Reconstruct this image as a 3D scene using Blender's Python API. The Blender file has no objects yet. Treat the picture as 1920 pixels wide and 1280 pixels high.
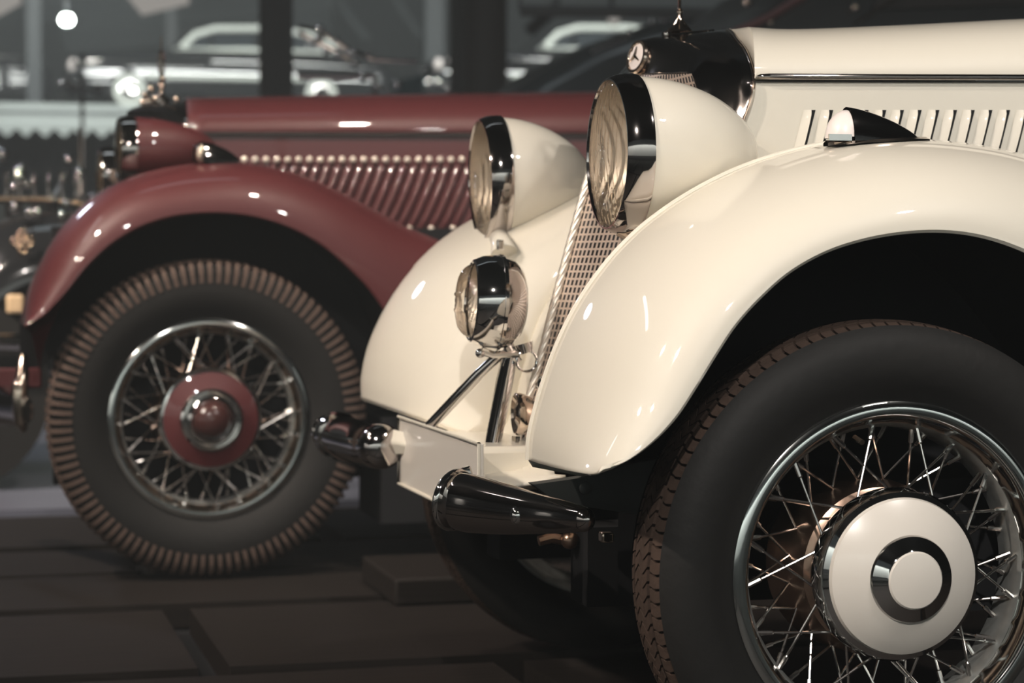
import bpy, math, random
from mathutils import Vector, Matrix
random.seed(4)
PI = math.pi
sc = bpy.context.scene
col = sc.collection
V = Vector

# ------------------------------------------------------------------ camera
FPX = 4000.0
YAW = math.radians(14.8)
PITCH = math.atan((640 - 496) / FPX)
CAM = V((-1.226, -2.629, 0.755))
cd = bpy.data.cameras.new('camera'); cam = bpy.data.objects.new('camera', cd); col.objects.link(cam)
cam.location = CAM
cam.rotation_euler = (PI / 2 - PITCH, 0, -YAW)
cd.sensor_width = 36; cd.lens = 36 * FPX / 1920
cd.dof.use_dof = True; cd.dof.focus_distance = 3.0; cd.dof.aperture_fstop = 4.6
cd.clip_end = 200
sc.camera = cam
sc.cycles.caustics_reflective = False; sc.cycles.caustics_refractive = False
RM = cam.rotation_euler.to_matrix()

def U(px, py, Y):
    """point of the place on the plane y = Y seen along the direction of a picture position"""
    d = RM @ V(((px - 960) / FPX, (640 - py) / FPX, -1))
    t = (Y - CAM.y) / d.y
    return CAM + d * t

# ------------------------------------------------------------------ materials
def mat(name, base, rough=.5, metal=0.0, coat=0.0, emit=None, es=0.0, noise=None, bump=None, spec=.5, alpha=None, trans=0.0, aniso=None):
    m = bpy.data.materials.new(name); m.use_nodes = True
    nt = m.node_tree; b = nt.nodes['Principled BSDF']
    b.inputs['Base Color'].default_value = (*base, 1)
    b.inputs['Roughness'].default_value = rough
    b.inputs['Metallic'].default_value = metal
    b.inputs['Coat Weight'].default_value = coat
    b.inputs['Coat Roughness'].default_value = .03
    b.inputs['Specular IOR Level'].default_value = spec
    b.inputs['Transmission Weight'].default_value = trans
    if emit: b.inputs['Emission Color'].default_value = (*emit, 1); b.inputs['Emission Strength'].default_value = es
    if noise or bump:
        tc = nt.nodes.new('ShaderNodeTexCoord')
        if noise:
            sc_, amt, c2 = noise
            n = nt.nodes.new('ShaderNodeTexNoise'); n.inputs['Scale'].default_value = sc_; n.inputs['Detail'].default_value = 5
            nt.links.new(tc.outputs['Object'], n.inputs['Vector'])
            r = nt.nodes.new('ShaderNodeValToRGB'); r.color_ramp.elements[0].position = .5 - amt; r.color_ramp.elements[1].position = .5 + amt
            r.color_ramp.elements[0].color = (*base, 1); r.color_ramp.elements[1].color = (*c2, 1)
            nt.links.new(n.outputs['Fac'], r.inputs['Fac']); nt.links.new(r.outputs['Color'], b.inputs['Base Color'])
        if bump:
            n = nt.nodes.new('ShaderNodeTexNoise'); n.inputs['Scale'].default_value = bump[0]; n.inputs['Detail'].default_value = 3
            nt.links.new(tc.outputs['Object'], n.inputs['Vector'])
            bp = nt.nodes.new('ShaderNodeBump'); bp.inputs['Strength'].default_value = bump[1]; bp.inputs['Distance'].default_value = .01
            nt.links.new(n.outputs['Fac'], bp.inputs['Height']); nt.links.new(bp.outputs['Normal'], b.inputs['Normal'])
    return m

M = {}
M['cream'] = mat('cream_paint', (.78, .735, .635), .5, 0, .8, bump=(3, .02))
M['cream2'] = mat('cream_enamel', (.84, .79, .72), .28, 0, .7)
M['maroon'] = mat('maroon_paint', (.094, .016, .018), .5, 0, .8)
M['chrome'] = mat('chrome', (.78, .76, .74), .05, 1)
M['rim_chrome'] = mat('rim_chrome', (.80, .82, .80), .10, 1)
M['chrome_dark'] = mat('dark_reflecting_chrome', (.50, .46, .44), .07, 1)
M['nickel'] = mat('warm_nickel', (.72, .60, .50), .14, 1)
M['copper'] = mat('brake_drum_metal', (.48, .33, .25), .28, 1)
M['rim_silver'] = mat('aged_silver', (.72, .74, .72), .32, .75, noise=(30, .25, (.42, .44, .42)))
M['rubber'] = mat('tyre_rubber', (.014, .0135, .013), .6, spec=.25, bump=(60, .08))
M['tread'] = mat('dusty_tread_rubber', (.075, .048, .036), .8, spec=.25, noise=(40, .3, (.045, .03, .023)), bump=(90, .2))  # brown rubber with a darker noise mottle
M['tread_lit'] = mat('dusty_ribbed_rubber', (.10, .068, .055), .8, spec=.3, bump=(90, .15))  # ribs coloured lighter brown to look lit against the dark sidewall
M['cap_center'] = mat('dark_red_brown_boss', (.06, .022, .02), .25, 0, .6)
M['molding'] = mat('satin_nickel', (.86, .79, .69), .38, .8)
M['stud_metal'] = mat('polished_stud', (.95, .86, .74), .25, .35, .8)
M['post'] = mat('dull_blue_grey_post', (.028, .033, .037), .6)
M['black'] = mat('black_underbody', (.016, .0165, .018), .85, spec=.15)
M['rail'] = mat('grey_frame_paint', (.05, .058, .058), .55, noise=(20, .3, (.035, .04, .04)))
M['black_paint'] = mat('black_gloss_paint', (.015, .016, .018), .12, 0, .8)
M['black_rubber'] = mat('black_rubber_seal', (.02, .02, .02), .6)
M['blue_paint'] = mat('dark_blue_paint', (.022, .035, .045), .25, 0, .6)
M['grey_paint'] = mat('grey_green_paint', (.12, .14, .14), .2, 0, .7)
M['brass'] = mat('brass_trim', (.70, .50, .34), .25, 1)
M['white_tyre'] = mat('whitewall_band', (.55, .58, .54), .5)  # whitewall tyres, and the highlight tubes painted on the saloons
M['win'] = mat('dark_window_glass', (.03, .035, .04), .04, 0, 1)
M['pale'] = mat('pale_concrete', (.36, .39, .38), .6, noise=(1.3, .3, (.32, .35, .34)))
M['concrete'] = mat('dark_concrete_pillar', (.045, .05, .054), .7, noise=(2, .3, (.03, .035, .038)))
M['brown_pillar'] = mat('brown_pillar', (.035, .03, .028), .6, noise=(2, .3, (.025, .022, .021)))
M['ceil'] = mat('ceiling_panels', (.026, .028, .029), .8, noise=(.6, .3, (.018, .02, .021)))
M['steel_grey'] = mat('grey_steel', (.09, .10, .105), .5)
M['lampglow'] = mat('lamp_face', (.9, .9, .9), .4, emit=(1, .84, .66), es=60)
M['lampcool'] = mat('cool_lamp_face', (.9, .9, .9), .4, emit=(.86, 1, .92), es=30)
M['panel_glow'] = mat('pale_ceiling_panel', (.5, .5, .46), .7, emit=(.9, .86, .8), es=.35)
M['amber'] = mat('amber_lens', (.85, .62, .38), .25, 0, .5)
M['milk'] = mat('milky_lens', (.85, .77, .74), .35, 0, .6)
M['white_spot'] = mat('spoke_plating', (.72, .68, .65), .16, 1)
M['plaster'] = mat('pale_plaster', (.72, .73, .71), .8, noise=(.9, .3, (.66, .67, .65)))
M['teal'] = mat('teal_display_panel', (.10, .26, .31), .4)

# wood planks, cracks and grain
def wood_mat():
    m = bpy.data.materials.new('dark_stained_wood'); m.use_nodes = True
    nt = m.node_tree; b = nt.nodes['Principled BSDF']
    tc = nt.nodes.new('ShaderNodeTexCoord'); mp = nt.nodes.new('ShaderNodeMapping'); mp.inputs['Scale'].default_value = (2, 22, 22)
    n = nt.nodes.new('ShaderNodeTexNoise'); n.inputs['Scale'].default_value = 3; n.inputs['Detail'].default_value = 8
    r = nt.nodes.new('ShaderNodeValToRGB')
    r.color_ramp.elements[0].color = (.007, .0055, .005, 1); r.color_ramp.elements[1].color = (.018, .013, .010, 1)
    nt.links.new(tc.outputs['Object'], mp.inputs['Vector']); nt.links.new(mp.outputs['Vector'], n.inputs['Vector'])
    nt.links.new(n.outputs['Fac'], r.inputs['Fac']); nt.links.new(r.outputs['Color'], b.inputs['Base Color'])
    b.inputs['Roughness'].default_value = .6; b.inputs['Specular IOR Level'].default_value = .3
    bp = nt.nodes.new('ShaderNodeBump'); bp.inputs['Strength'].default_value = .15; bp.inputs['Distance'].default_value = .01
    nt.links.new(n.outputs['Fac'], bp.inputs['Height']); nt.links.new(bp.outputs['Normal'], b.inputs['Normal'])
    return m
M['wood'] = wood_mat()

# perforated slot sheet: pattern in UV metres
def grille_mat():
    m = bpy.data.materials.new('slotted_metal_sheet'); m.use_nodes = True
    nt = m.node_tree; b = nt.nodes['Principled BSDF']; L = nt.links
    uv = nt.nodes.new('ShaderNodeUVMap'); sx = nt.nodes.new('ShaderNodeSeparateXYZ'); L.new(uv.outputs['UV'], sx.inputs[0])
    def mth(op, a, c=None):
        n = nt.nodes.new('ShaderNodeMath'); n.operation = op
        for i, q in enumerate((a, c)):
            if q is None: continue
            if isinstance(q, (int, float)): n.inputs[i].default_value = q
            else: L.new(q, n.inputs[i])
        return n.outputs[0]
    vrow = mth('MULTIPLY', sx.outputs['Y'], 1 / .0120)
    fv = mth('FRACT', vrow)
    fu = mth('FRACT', mth('MULTIPLY', sx.outputs['X'], 1 / .0124))
    au = mth('ABSOLUTE', mth('SUBTRACT', fu, .5)); av = mth('ABSOLUTE', mth('SUBTRACT', fv, .5))
    hole = mth('MULTIPLY', mth('LESS_THAN', au, .26), mth('LESS_THAN', av, .36))
    mx = nt.nodes.new('ShaderNodeMix'); mx.data_type = 'RGBA'
    mx.inputs['A'].default_value = (.80, .66, .56, 1); mx.inputs['B'].default_value = (.012, .01, .01, 1)
    L.new(hole, mx.inputs['Factor']); L.new(mx.outputs['Result'], b.inputs['Base Color'])
    mt = mth('MULTIPLY', mth('SUBTRACT', 1.0, hole), .55); L.new(mt, b.inputs['Metallic'])
    b.inputs['Roughness'].default_value = .42
    return m
M['grille'] = grille_mat()

def lens_mat(name, tint, fac=.35):
    m = bpy.data.materials.new(name); m.use_nodes = True
    nt = m.node_tree; nt.nodes.clear(); o = nt.nodes.new('ShaderNodeOutputMaterial')
    t = nt.nodes.new('ShaderNodeBsdfTransparent'); t.inputs[0].default_value = (*tint, 1)
    g = nt.nodes.new('ShaderNodeBsdfGlossy'); g.inputs['Roughness'].default_value = .06; g.inputs['Color'].default_value = (1, .96, .92, 1)
    f = nt.nodes.new('ShaderNodeFresnel'); f.inputs['IOR'].default_value = 1.5
    mx = nt.nodes.new('ShaderNodeMixShader')
    nt.links.new(f.outputs[0], mx.inputs[0]); nt.links.new(t.outputs[0], mx.inputs[1]); nt.links.new(g.outputs[0], mx.inputs[2])
    nt.links.new(mx.outputs[0], o.inputs[0]); return m
M['lens'] = lens_mat('fluted_lens_glass', (.99, .97, .94))
def refl_mat():
    m = mat('lamp_reflector', (.95, .86, .74), .4, .3); return m
M['reflector'] = refl_mat()

# ------------------------------------------------------------------ mesh builder
class MB:
    def __init__(s): s.v = []; s.f = []; s.m = []; s.uv = {}; s.mi = 0
    def face(s, idx): s.f.append(tuple(idx)); s.m.append(s.mi)
    def grid(s, rows, close_u=False, close_v=False, flip=False, uv=False):
        b = len(s.v); n = len(rows); k = len(rows[0])
        for r in rows: s.v += [tuple(p) for p in r]
        if uv:
            for i in range(n):
                acc = 0
                for j in range(k):
                    if j: acc += (V(rows[i][j]) - V(rows[i][j - 1])).length
                    s.uv[b + i * k + j] = (acc, rows[i][j][2])
        for i in range(n if close_v else n - 1):
            for j in range(k if close_u else k - 1):
                a = b + i * k + j; c = b + i * k + (j + 1) % k; d = b + ((i + 1) % n) * k + (j + 1) % k; e = b + ((i + 1) % n) * k + j
                s.face((a, c, d, e) if not flip else (e, d, c, a))
        return s
    def lathe(s, prof, org, ax, seg=48, a0=0, a1=2 * PI, caps=False):
        """prof: (distance along ax, radius)"""
        ax = V(ax).normalized(); t = V((0, 0, 1)) if abs(ax.z) < .9 else V((1, 0, 0))
        e1 = ax.cross(t).normalized(); e2 = ax.cross(e1); org = V(org)
        full = abs(a1 - a0 - 2 * PI) < 1e-6
        n = seg if full else seg + 1
        rows = []
        for h, r in prof:
            rows.append([org + ax * h + (e1 * math.cos(a0 + (a1 - a0) * i / seg) + e2 * math.sin(a0 + (a1 - a0) * i / seg)) * max(r, 1e-5) for i in range(n)])
        s.grid(rows, close_u=full); return s
    def tube(s, pts, rad, seg=12, caps=True, flat=1.0, up=None):
        pts = [V(p) for p in pts]; n = len(pts)
        if not hasattr(rad, '__len__'): rad = [rad] * n
        rows = []; prev = None
        for i in range(n):
            t = (pts[min(i + 1, n - 1)] - pts[max(i - 1, 0)]).normalized()
            if prev is None:
                a = V(up) if up else (V((0, 0, 1)) if abs(t.z) < .9 else V((1, 0, 0)))
                e1 = (a - t * a.dot(t)).normalized()
            else: e1 = (prev - t * prev.dot(t)).normalized()
            prev = e1; e2 = t.cross(e1)
            rows.append([pts[i] + (e1 * math.cos(2 * PI * j / seg) + e2 * math.sin(2 * PI * j / seg) * flat) * rad[i] for j in range(seg)])
        s.grid(rows, close_u=True)
        if caps:
            b = len(s.v) - n * seg
            s.face(list(range(b, b + seg))[::-1]); s.face(list(range(b + (n - 1) * seg, b + n * seg)))
        return s
    def box(s, lo, hi, rot=None, org=None):
        b = len(s.v); x0, y0, z0 = lo; x1, y1, z1 = hi
        P = [V(p) for p in ((x0, y0, z0), (x1, y0, z0), (x1, y1, z0), (x0, y1, z0), (x0, y0, z1), (x1, y0, z1), (x1, y1, z1), (x0, y1, z1))]
        if rot: P = [rot @ p + V(org) for p in P]
        s.v += [tuple(p) for p in P]
        for q in ((0, 3, 2, 1), (4, 5, 6, 7), (0, 1, 5, 4), (1, 2, 6, 5), (2, 3, 7, 6), (3, 0, 4, 7)): s.face([b + i for i in q])
        return s
    def ball(s, c, r, seg=16, sz=(1, 1, 1)):
        rows = [[V(c) + V((math.sin(PI * i / seg) * math.cos(2 * PI * j / seg) * r * sz[0], math.sin(PI * i / seg) * math.sin(2 * PI * j / seg) * r * sz[1], math.cos(PI * i / seg) * r * sz[2])) for j in range(seg)] for i in range(seg + 1)]
        s.grid(rows, close_u=True); return s
    def prism(s, poly, d):
        """poly: list of 3D points, extruded by vector d"""
        b = len(s.v); n = len(poly); d = V(d)
        s.v += [tuple(V(p)) for p in poly] + [tuple(V(p) + d) for p in poly]
        s.face(list(range(b, b + n))); s.face([b + n + i for i in range(n)][::-1])
        for i in range(n): s.face((b + i, b + n + i, b + n + (i + 1) % n, b + (i + 1) % n))
        return s

def obj(name, mb, m, parent=None, sharp=35, label=None, solid=0, bevel=0, root_loc=None, fix=True, off=-1):
    me = bpy.data.meshes.new(name); me.from_pydata(mb.v, [], mb.f)
    ms = m if isinstance(m, (list, tuple)) else [m]
    for q in ms: me.materials.append(M[q] if isinstance(q, str) else q)
    me.polygons.foreach_set('material_index', mb.m)
    if mb.uv:
        ul = me.uv_layers.new(name='UVMap')
        for lp in me.loops: ul.data[lp.index].uv = mb.uv.get(lp.vertex_index, (0, 0))
    me.validate(); me.update()
    if fix and not mb.uv:
        import bmesh
        bm = bmesh.new(); bm.from_mesh(me); bmesh.ops.remove_doubles(bm, verts=bm.verts, dist=1e-5)
        bmesh.ops.recalc_face_normals(bm, faces=bm.faces); bm.to_mesh(me); bm.free()
    me.polygons.foreach_set('use_smooth', [True] * len(me.polygons))
    me.set_sharp_from_angle(angle=math.radians(sharp))
    o = bpy.data.objects.new(name, me); col.objects.link(o)
    if parent:
        o.parent = parent
        if parent.type == 'EMPTY': o.matrix_parent_inverse = Matrix.Translation(-parent.location)
    if solid:
        md = o.modifiers.new('s', 'SOLIDIFY'); md.thickness = solid; md.offset = off
    if bevel:
        md = o.modifiers.new('b', 'BEVEL'); md.width = bevel; md.segments = 3; md.limit_method = 'ANGLE'
    if label: o['label'] = label
    return o
def thing(name, label, cat, loc, group=None):
    o = bpy.data.objects.new(name, None); col.objects.link(o); o.location = loc; o.empty_display_size = .2
    o['label'] = label; o['category'] = cat
    if group: o['group'] = group
    return o
def tag(o, label, cat, group=None):
    o['label'] = label; o['category'] = cat
    if group: o['group'] = group
    return o
def struct(name, mb, m, **k):
    o = obj(name, mb, m, **k); o['kind'] = 'structure'; return o

def cr(pts, n):
    """Catmull-Rom resample of tuples"""
    P = [V(p) if len(p) == 3 else V((p[0], p[1], 0)) for p in pts]
    k = len(P); out = []
    for i in range(n):
        t = i / (n - 1) * (k - 1); a = min(int(t), k - 2); f = t - a
        p0 = P[a - 1] if a > 0 else P[a] * 2 - P[a + 1]; p1 = P[a]; p2 = P[a + 1]; p3 = P[a + 2] if a + 2 < k else P[a + 1] * 2 - P[a]
        out.append(.5 * ((2 * p1) + (p2 - p0) * f + (2 * p0 - 5 * p1 + 4 * p2 - p3) * f * f + (3 * p1 - p0 - 3 * p2 + p3) * f ** 3))
    return out
def UL(pts, Y=None): return [U(p[0], p[1], Y if Y is not None else p[2]) for p in pts]
YC = .72
def mir(p, c=YC): return V((p[0], 2 * c - p[1], p[2]))

# ================================================================== WHEEL
def spoke_mesh(p0, p1, r):
    mb = MB(); p0 = V(p0); p1 = V(p1); d = (p1 - p0)
    mb.tube([p0, p0 + d * .8, p0 + d * .815, p1], [r, r, r * 1.9, r * 2.0], 8)
    return mb
def build_wheel(car, ctr, R, TR, W, steer, cap, style, capm, tyre_label=None, nsp=60, full=True, wl=None):
    """ctr = centre of the outer rim plane, outward is -y locally"""
    T = Matrix.Translation(V(ctr)) @ Matrix.Rotation(steer, 4, 'Z')
    def X(mb): mb.v = [tuple(T @ V(p)) for p in mb.v]; return mb
    ay = (0, 1, 0); o = (0, 0, 0)
    hub = MB()
    k = R / .232
    hub.lathe([(-.005, .04 * k), (.0, .085 * k), (.012, .10 * k), (.03, .102 * k), (.035, .06 * k), (.05, .055 * k)], o, ay, 48)
    hub.lathe([(.034, .06 * k), (.036, .095 * k), (.046, .112 * k), (.066, .121 * k), (.15, .125 * k)], o, ay, 64)
    w = obj('wheel', X(hub), 'copper', car, label=wl)
    # tyre: profile from the bead, over sidewall and tread, back to the inner bead
    hw = W / 2; cy = .055 if style == 'a' else .06
    b = MB()
    sr = TR - R
    prof = [(cy - hw * .62, R - .012), (cy - hw * .74, R + .004), (cy - hw * .93, R + sr * .22), (cy - hw, R + sr * .45), (cy - hw * .97, R + sr * .66),
            (cy - hw * .86, R + sr * .83), (cy - hw * .72, R + sr * .93)]
    N = 180
    b.lathe(prof, o, ay, N)
    b.lathe([(2 * cy - a, r) for a, r in prof], o, ay, N)
    obj('tire', X(b), 'rubber', w, label=tyre_label)
    # tread band with blocks
    b = MB()
    nb = 112 if style == 'a' else 104
    if style == 'a':
        prof2 = [(cy - hw * .80, TR - .026), (cy - hw * .66, TR - .010), (cy - hw * .3, TR - .004), (cy, TR - .003), (cy + hw * .3, TR - .004), (cy + hw * .66, TR - .010), (cy + hw * .80, TR - .026)]
        b.lathe([(a, r - .006) for a, r in prof2], o, ay, N)
        for i in range(nb):
            a = 2 * PI * i / nb
            for lane in (-1, 1, 0):
                wd = 2 * PI / nb * .80 / 2
                if lane: ys = [cy + lane * hw * q for q in (.86, .74, .56, .40)]; rs = [TR - .030, TR - .013, TR - .005, TR - .003]; sk = .2 * wd
                else: ys = [cy + hw * q for q in (.30, .1, -.1, -.30)]; rs = [TR - .002, TR - .001, TR - .001, TR - .002]; sk = wd * .8
                rows = []
                for dz in (-.008, 0):
                    for s_ in (-1, 1):
                        rows.append([V((math.sin(a + s_ * wd + sk * ((q % 2) * 2 - 1)) * (r + dz), y, math.cos(a + s_ * wd + sk * ((q % 2) * 2 - 1)) * (r + dz))) for q, (y, r) in enumerate(zip(ys, rs))])
                rows = [rows[0], rows[2], rows[3], rows[1]]
                b.grid(rows, close_v=True)
                bb = len(b.v) - 16
                b.face([bb, bb + 4, bb + 8, bb + 12]); b.face([bb + 3, bb + 15, bb + 11, bb + 7])
    else:
        prof2 = [(cy - hw * .80, TR - .030), (cy - hw * .66, TR - .012), (cy - hw * .3, TR - .003), (cy, TR - .003), (cy + hw * .3, TR - .003), (cy + hw * .66, TR - .012), (cy + hw * .80, TR - .030)]
        b.lathe([(a, r - .004) for a, r in prof2], o, ay, N)
        for i in range(nb):
            a = 2 * PI * i / nb; wd = 2 * PI / nb * .5 / 2
            for lane in (-1, 1):
                ys = [cy + lane * (hw + .003) * q for q in (.985, .99, .965, .90, .78, .62, .42)]; rs = [TR - .050, TR - .040, TR - .028, TR - .016, TR - .007, TR - .001, TR]
                rows = [[V((math.sin(a + s_ * wd) * (r + dz), y, math.cos(a + s_ * wd) * (r + dz))) for y, r in zip(ys, rs)] for dz, s_ in ((-.008, -1), (0, -1), (0, 1), (-.008, 1))]
                b.grid(rows, close_v=True); bb = len(b.v) - 28
                b.face([bb, bb + 7, bb + 14, bb + 21]); b.face([bb + 6, bb + 27, bb + 20, bb + 13])
    obj('tread', X(b), 'tread' if style == 'a' else 'tread_lit', w, sharp=30, label='brown ribbed tread')
    # rim
    b = MB()
    b.lathe([(.006, R - .002), (-.001, R + .002), (-.006, R + .0005), (-.0085, R - .004), (-.0095, R - .010), (-.0085, R - .016), (-.004, R - .0205), (.004, R - .022), (.016, R - .024), (.024, R - .030)], o, ay, 128)
    b.mi = 1
    b.lathe([(.024, R - .030), (.034, R - .036), (.075, R - .038), (.088, R - .020), (.104, R - .018), (.112, R - .008), (.110, R + .002)], o, ay, 96)
    b.lathe([(.004, R - .004), (.03, R - .016), (.07, R - .024), (.11, R + .002)], o, ay, 96)
    obj('rim', X(b), ['rim_chrome', 'rim_silver'], w, label='polished wire wheel rim')
    # spokes
    rr = .0019 * k
    n3 = nsp // 3; ro = R - .030
    sp = []
    for i in range(n3):
        a = 2 * PI * (i + .25) / n3; sg = 1 if i % 2 else -1
        da = .52 * sg
        sp.append(((math.cos(a + da) * .098 * k, .008, math.sin(a + da) * .098 * k), (math.cos(a) * ro, .034, math.sin(a) * ro)))
    for i in range(2 * n3):
        a = 2 * PI * (i + .5) / (2 * n3); sg = 1 if i % 2 else -1
        da = .38 * sg
        sp.append(((math.cos(a + da) * .100 * k, .088, math.sin(a + da) * .100 * k), (math.cos(a) * (ro - .004), .062 if i % 2 else .046, math.sin(a) * (ro - .004))))
    if full:
        first = None
        for i, (p0, p1) in enumerate(sp):
            mb = spoke_mesh(p0, p1, rr); obj('spoke', X(mb), 'white_spot', w)
    if cap == 'cream':
        c = MB(); z = -.002
        c.lathe([(.028, .100), (.022, .112), (.006, .1165), (-.012, .1165), (-.022, .1125), (-.0255, .1055)], o, ay, 96)
        c.mi = 1; c.lathe([(-.0255, .1055), (-.0315, .1035), (-.043, .085), (-.052, .0585)], o, ay, 96)
        c.mi = 0; c.lathe([(-.052, .0585), (-.056, .0568), (-.0575, .054), (-.0645, .0405), (-.0655, .0385)], o, ay, 96)
        c.mi = 1; c.lathe([(-.0655, .0385), (-.068, .0365), (-.0705, .02), (-.071, 0)], o, ay, 96)
        obj('hub_cap', X(c), ['chrome', 'cream2'], w, label='cream enamel hub cap with chrome rings')
    else:
        c = MB()
        c.lathe([(.02, .105), (-.005, .1225), (-.018, .1235), (-.026, .119), (-.027, .113)], o, ay, 72)
        c.mi = 1; c.lathe([(-.027, .113), (-.036, .09), (-.040, .076)], o, ay, 72)
        c.mi = 0; c.lathe([(-.040, .076), (-.048, .074), (-.051, .068), (-.046, .062), (-.056, .056), (-.059, .050), (-.055, .044)], o, ay, 72)
        c.mi = 2; c.lathe([(-.055, .044), (-.063, .041), (-.073, .03), (-.078, .015), (-.079, 0)], o, ay, 72)
        obj('hub_cap', X(c), ['chrome', 'maroon', 'cap_center'], w, label='maroon hub cap with stepped chrome rings')
    if style == 'a':  # valve and balance weight at the top of the rim
        v = MB(); v.tube([(-.045, .03, R - .05), (-.043, .01, R - .055)], .004, 8); obj('valve', X(v), 'nickel', w)
        v = MB()
        v.lathe([(-.007, R + .001), (-.007, R - .004), (.012, R - .016), (.016, R - .022)], o, ay, 10, a0=PI / 2 + PI - .22, a1=PI / 2 + PI - .05)
        obj('balance_weight', X(v), 'rim_silver', w, solid=.004)
    return w

# ================================================================== HEADLAMP
def lens_bulge(r, R): return .014 * (1 - (r / R) ** 2)
def headlamp(car, c, R, L, yaw, paint, tilt=0.0, name='headlight', label=None, stalk=True, sharp_tip=.55, flutes=True, pw=2.15):
    """c = centre of the bezel back edge, facing -x"""
    T = Matrix.Translation(V(c)) @ Matrix.Rotation(yaw, 4, 'Z') @ Matrix.Rotation(tilt, 4, 'Y')
    def X(mb): mb.v = [tuple(T @ V(p)) for p in mb.v]; return mb
    ax = (1, 0, 0); o = (0, 0, 0)
    b = MB(); prof = [(-.004, R * .97), (0, R * .985)]
    for i in range(1, 25):
        t = i / 24; prof.append((L * t, R * .985 * (1 - t ** pw) ** sharp_tip))
    b.lathe(prof, o, ax, 72)
    body = obj(name, X(b), paint, car, label=label, sharp=60)
    b = MB()
    b.lathe([(.008, R * .99), (.010, R * 1.01), (.004, R * 1.018), (0, R * 1.01), (-.008, R * 1.012), (-.018, R * .99), (-.025, R * .965), (-.029, R * .945), (-.029, R * .925), (-.022, R * .905)], o, ax, 96)
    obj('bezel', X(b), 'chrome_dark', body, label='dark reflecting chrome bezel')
    b = MB(); Rl = R * .925; rows = []
    for i in range(45):
        r = Rl * i / 44; row = []
        for j in range(200):
            a = 2 * PI * j / 200; y = math.cos(a) * r; z = math.sin(a) * r
            fl = 0
            if flutes:
                w = min(1, (Rl - r) / .006)
                rc = math.hypot(y, (z + R * .32) * .8)
                fl = (.0020 * math.cos(2 * PI * rc / .013) if rc < R * .36 else .0020 * math.cos(2 * PI * y / .015)) * w
            row.append(V((-.024 - lens_bulge(r, Rl) + fl, y, z)))
        rows.append(row)
    b.grid(rows, close_u=True)
    obj('lens', X(b), 'lens', body, label='fluted clear glass lens', sharp=80)
    b = MB()
    pr = [(-.022, R * .91)] + [(.085 - .107 * ((i / 14) ** 2), R * .91 * i / 14) for i in range(14, -1, -1)]
    b.lathe(pr, o, ax, 64)
    b.ball((.045, 0, 0), .016, 12)
    obj('reflector', X(b), 'reflector', body, sharp=60, fix=True)
    return body, T

# ================================================================== CREAM CAR
cream = thing('vintage_car', 'cream 1930s car filling the right side, spoked wheel, V grille and chrome bumper', 'car', (0, YC, 0))

def fender_rows(K, Lp, YK, YL, n=90, m=22, inner=None):
    Kp = cr(K, n); Lq = cr(Lp, n); rows = []
    for a, b in zip(Kp, Lq):
        k = U(a.x, a.y, YK); l = U(b.x, b.y, YL); row = []
        if inner:
            iy, drop = inner
            for t in range(8, 0, -1):
                q = t / 8 * PI / 2
                row.append(V((k.x + (l.x - k.x) * drop * (1 - math.cos(q)), k.y + (iy - k.y) * math.sin(q), k.z + (l.z - k.z) * drop * (1 - math.cos(q)))))
        for t in range(m + 1):
            q = t / m * PI / 2
            row.append(V((k.x + (l.x - k.x) * (1 - math.cos(q)), k.y + (l.y - k.y) * math.sin(q), k.z + (l.z - k.z) * (1 - math.cos(q)))))
        # rolled lip at the opening
        e = row[-1]; pr = row[-2]; dv = (e - pr).normalized()
        f_ = min(1, len(rows) / 14); row.append(e + (dv * .004 + V((0, .004, 0))) * f_); row.append(e + (dv * .003 + V((0, .012, 0))) * f_)
        rows.append(row)
    return rows
KN = [(990, 862), (992, 820), (1003, 770), (1021, 710), (1045, 645), (1074, 585), (1110, 528), (1155, 472), (1212, 418), (1290, 364), (1380, 318), (1470, 287), (1560, 268), (1650, 261), (1740, 264), (1830, 276), (1925, 301), (2040, 345), (2200, 440)]
LN = [(1120, 881), (1170, 866), (1220, 830), (1265, 782), (1303, 725), (1340, 665), (1378, 608), (1425, 556), (1480, 508), (1548, 470), (1622, 446), (1700, 433), (1775, 431), (1845, 441), (1915, 464), (1985, 500), (2050, 550), (2120, 620), (2230, 760)]
YK, YL = .24, -.07
fr = fender_rows(KN, LN, YK, YL)
b = MB(); b.grid(fr)
fen = obj('fender', b, 'cream', cream, solid=.004, label='cream front fender over the wire wheel', off=-1)
# inner side of the near fender, down to the chassis
b = MB(); rows = []
for r in fr:
    k = r[0]; rows.append([k, V((k.x + .012, k.y + .02, k.z - .012)), V((max(k.x, -.33) + .06, k.y + .12, k.z - .05)), V((max(k.x, -.33) + .09, .50, min(k.z - .10, .84)))])
b.grid(rows[:60]); obj('inner_panel', b, 'cream', fen, solid=.003)
b = MB(); b.tube([r[0] for r in fr[:62]], .0042, 8)
obj('edge_bead', b, 'cream', fen)
# dark wheel housing
b = MB()
KL = [U(p.x, p.y, YL) for p in cr(LN, 60)]
rows = []
for p in KL:
    inx = p.x * .96
    if inx < -.30: continue
    rows.append([V((inx, YL + .022, p.z - .002 if p.z < .6 else p.z + .004)), V((inx, .10, p.z + .03)), V((inx, .385, p.z + .03))])
b.grid(rows); b.grid([[V((r[1].x, .385, r[1].z)), V((r[1].x, .385, .25))] for r in rows if r[1].x > -.27]); obj('wheel_housing', b, 'black', fen)

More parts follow.
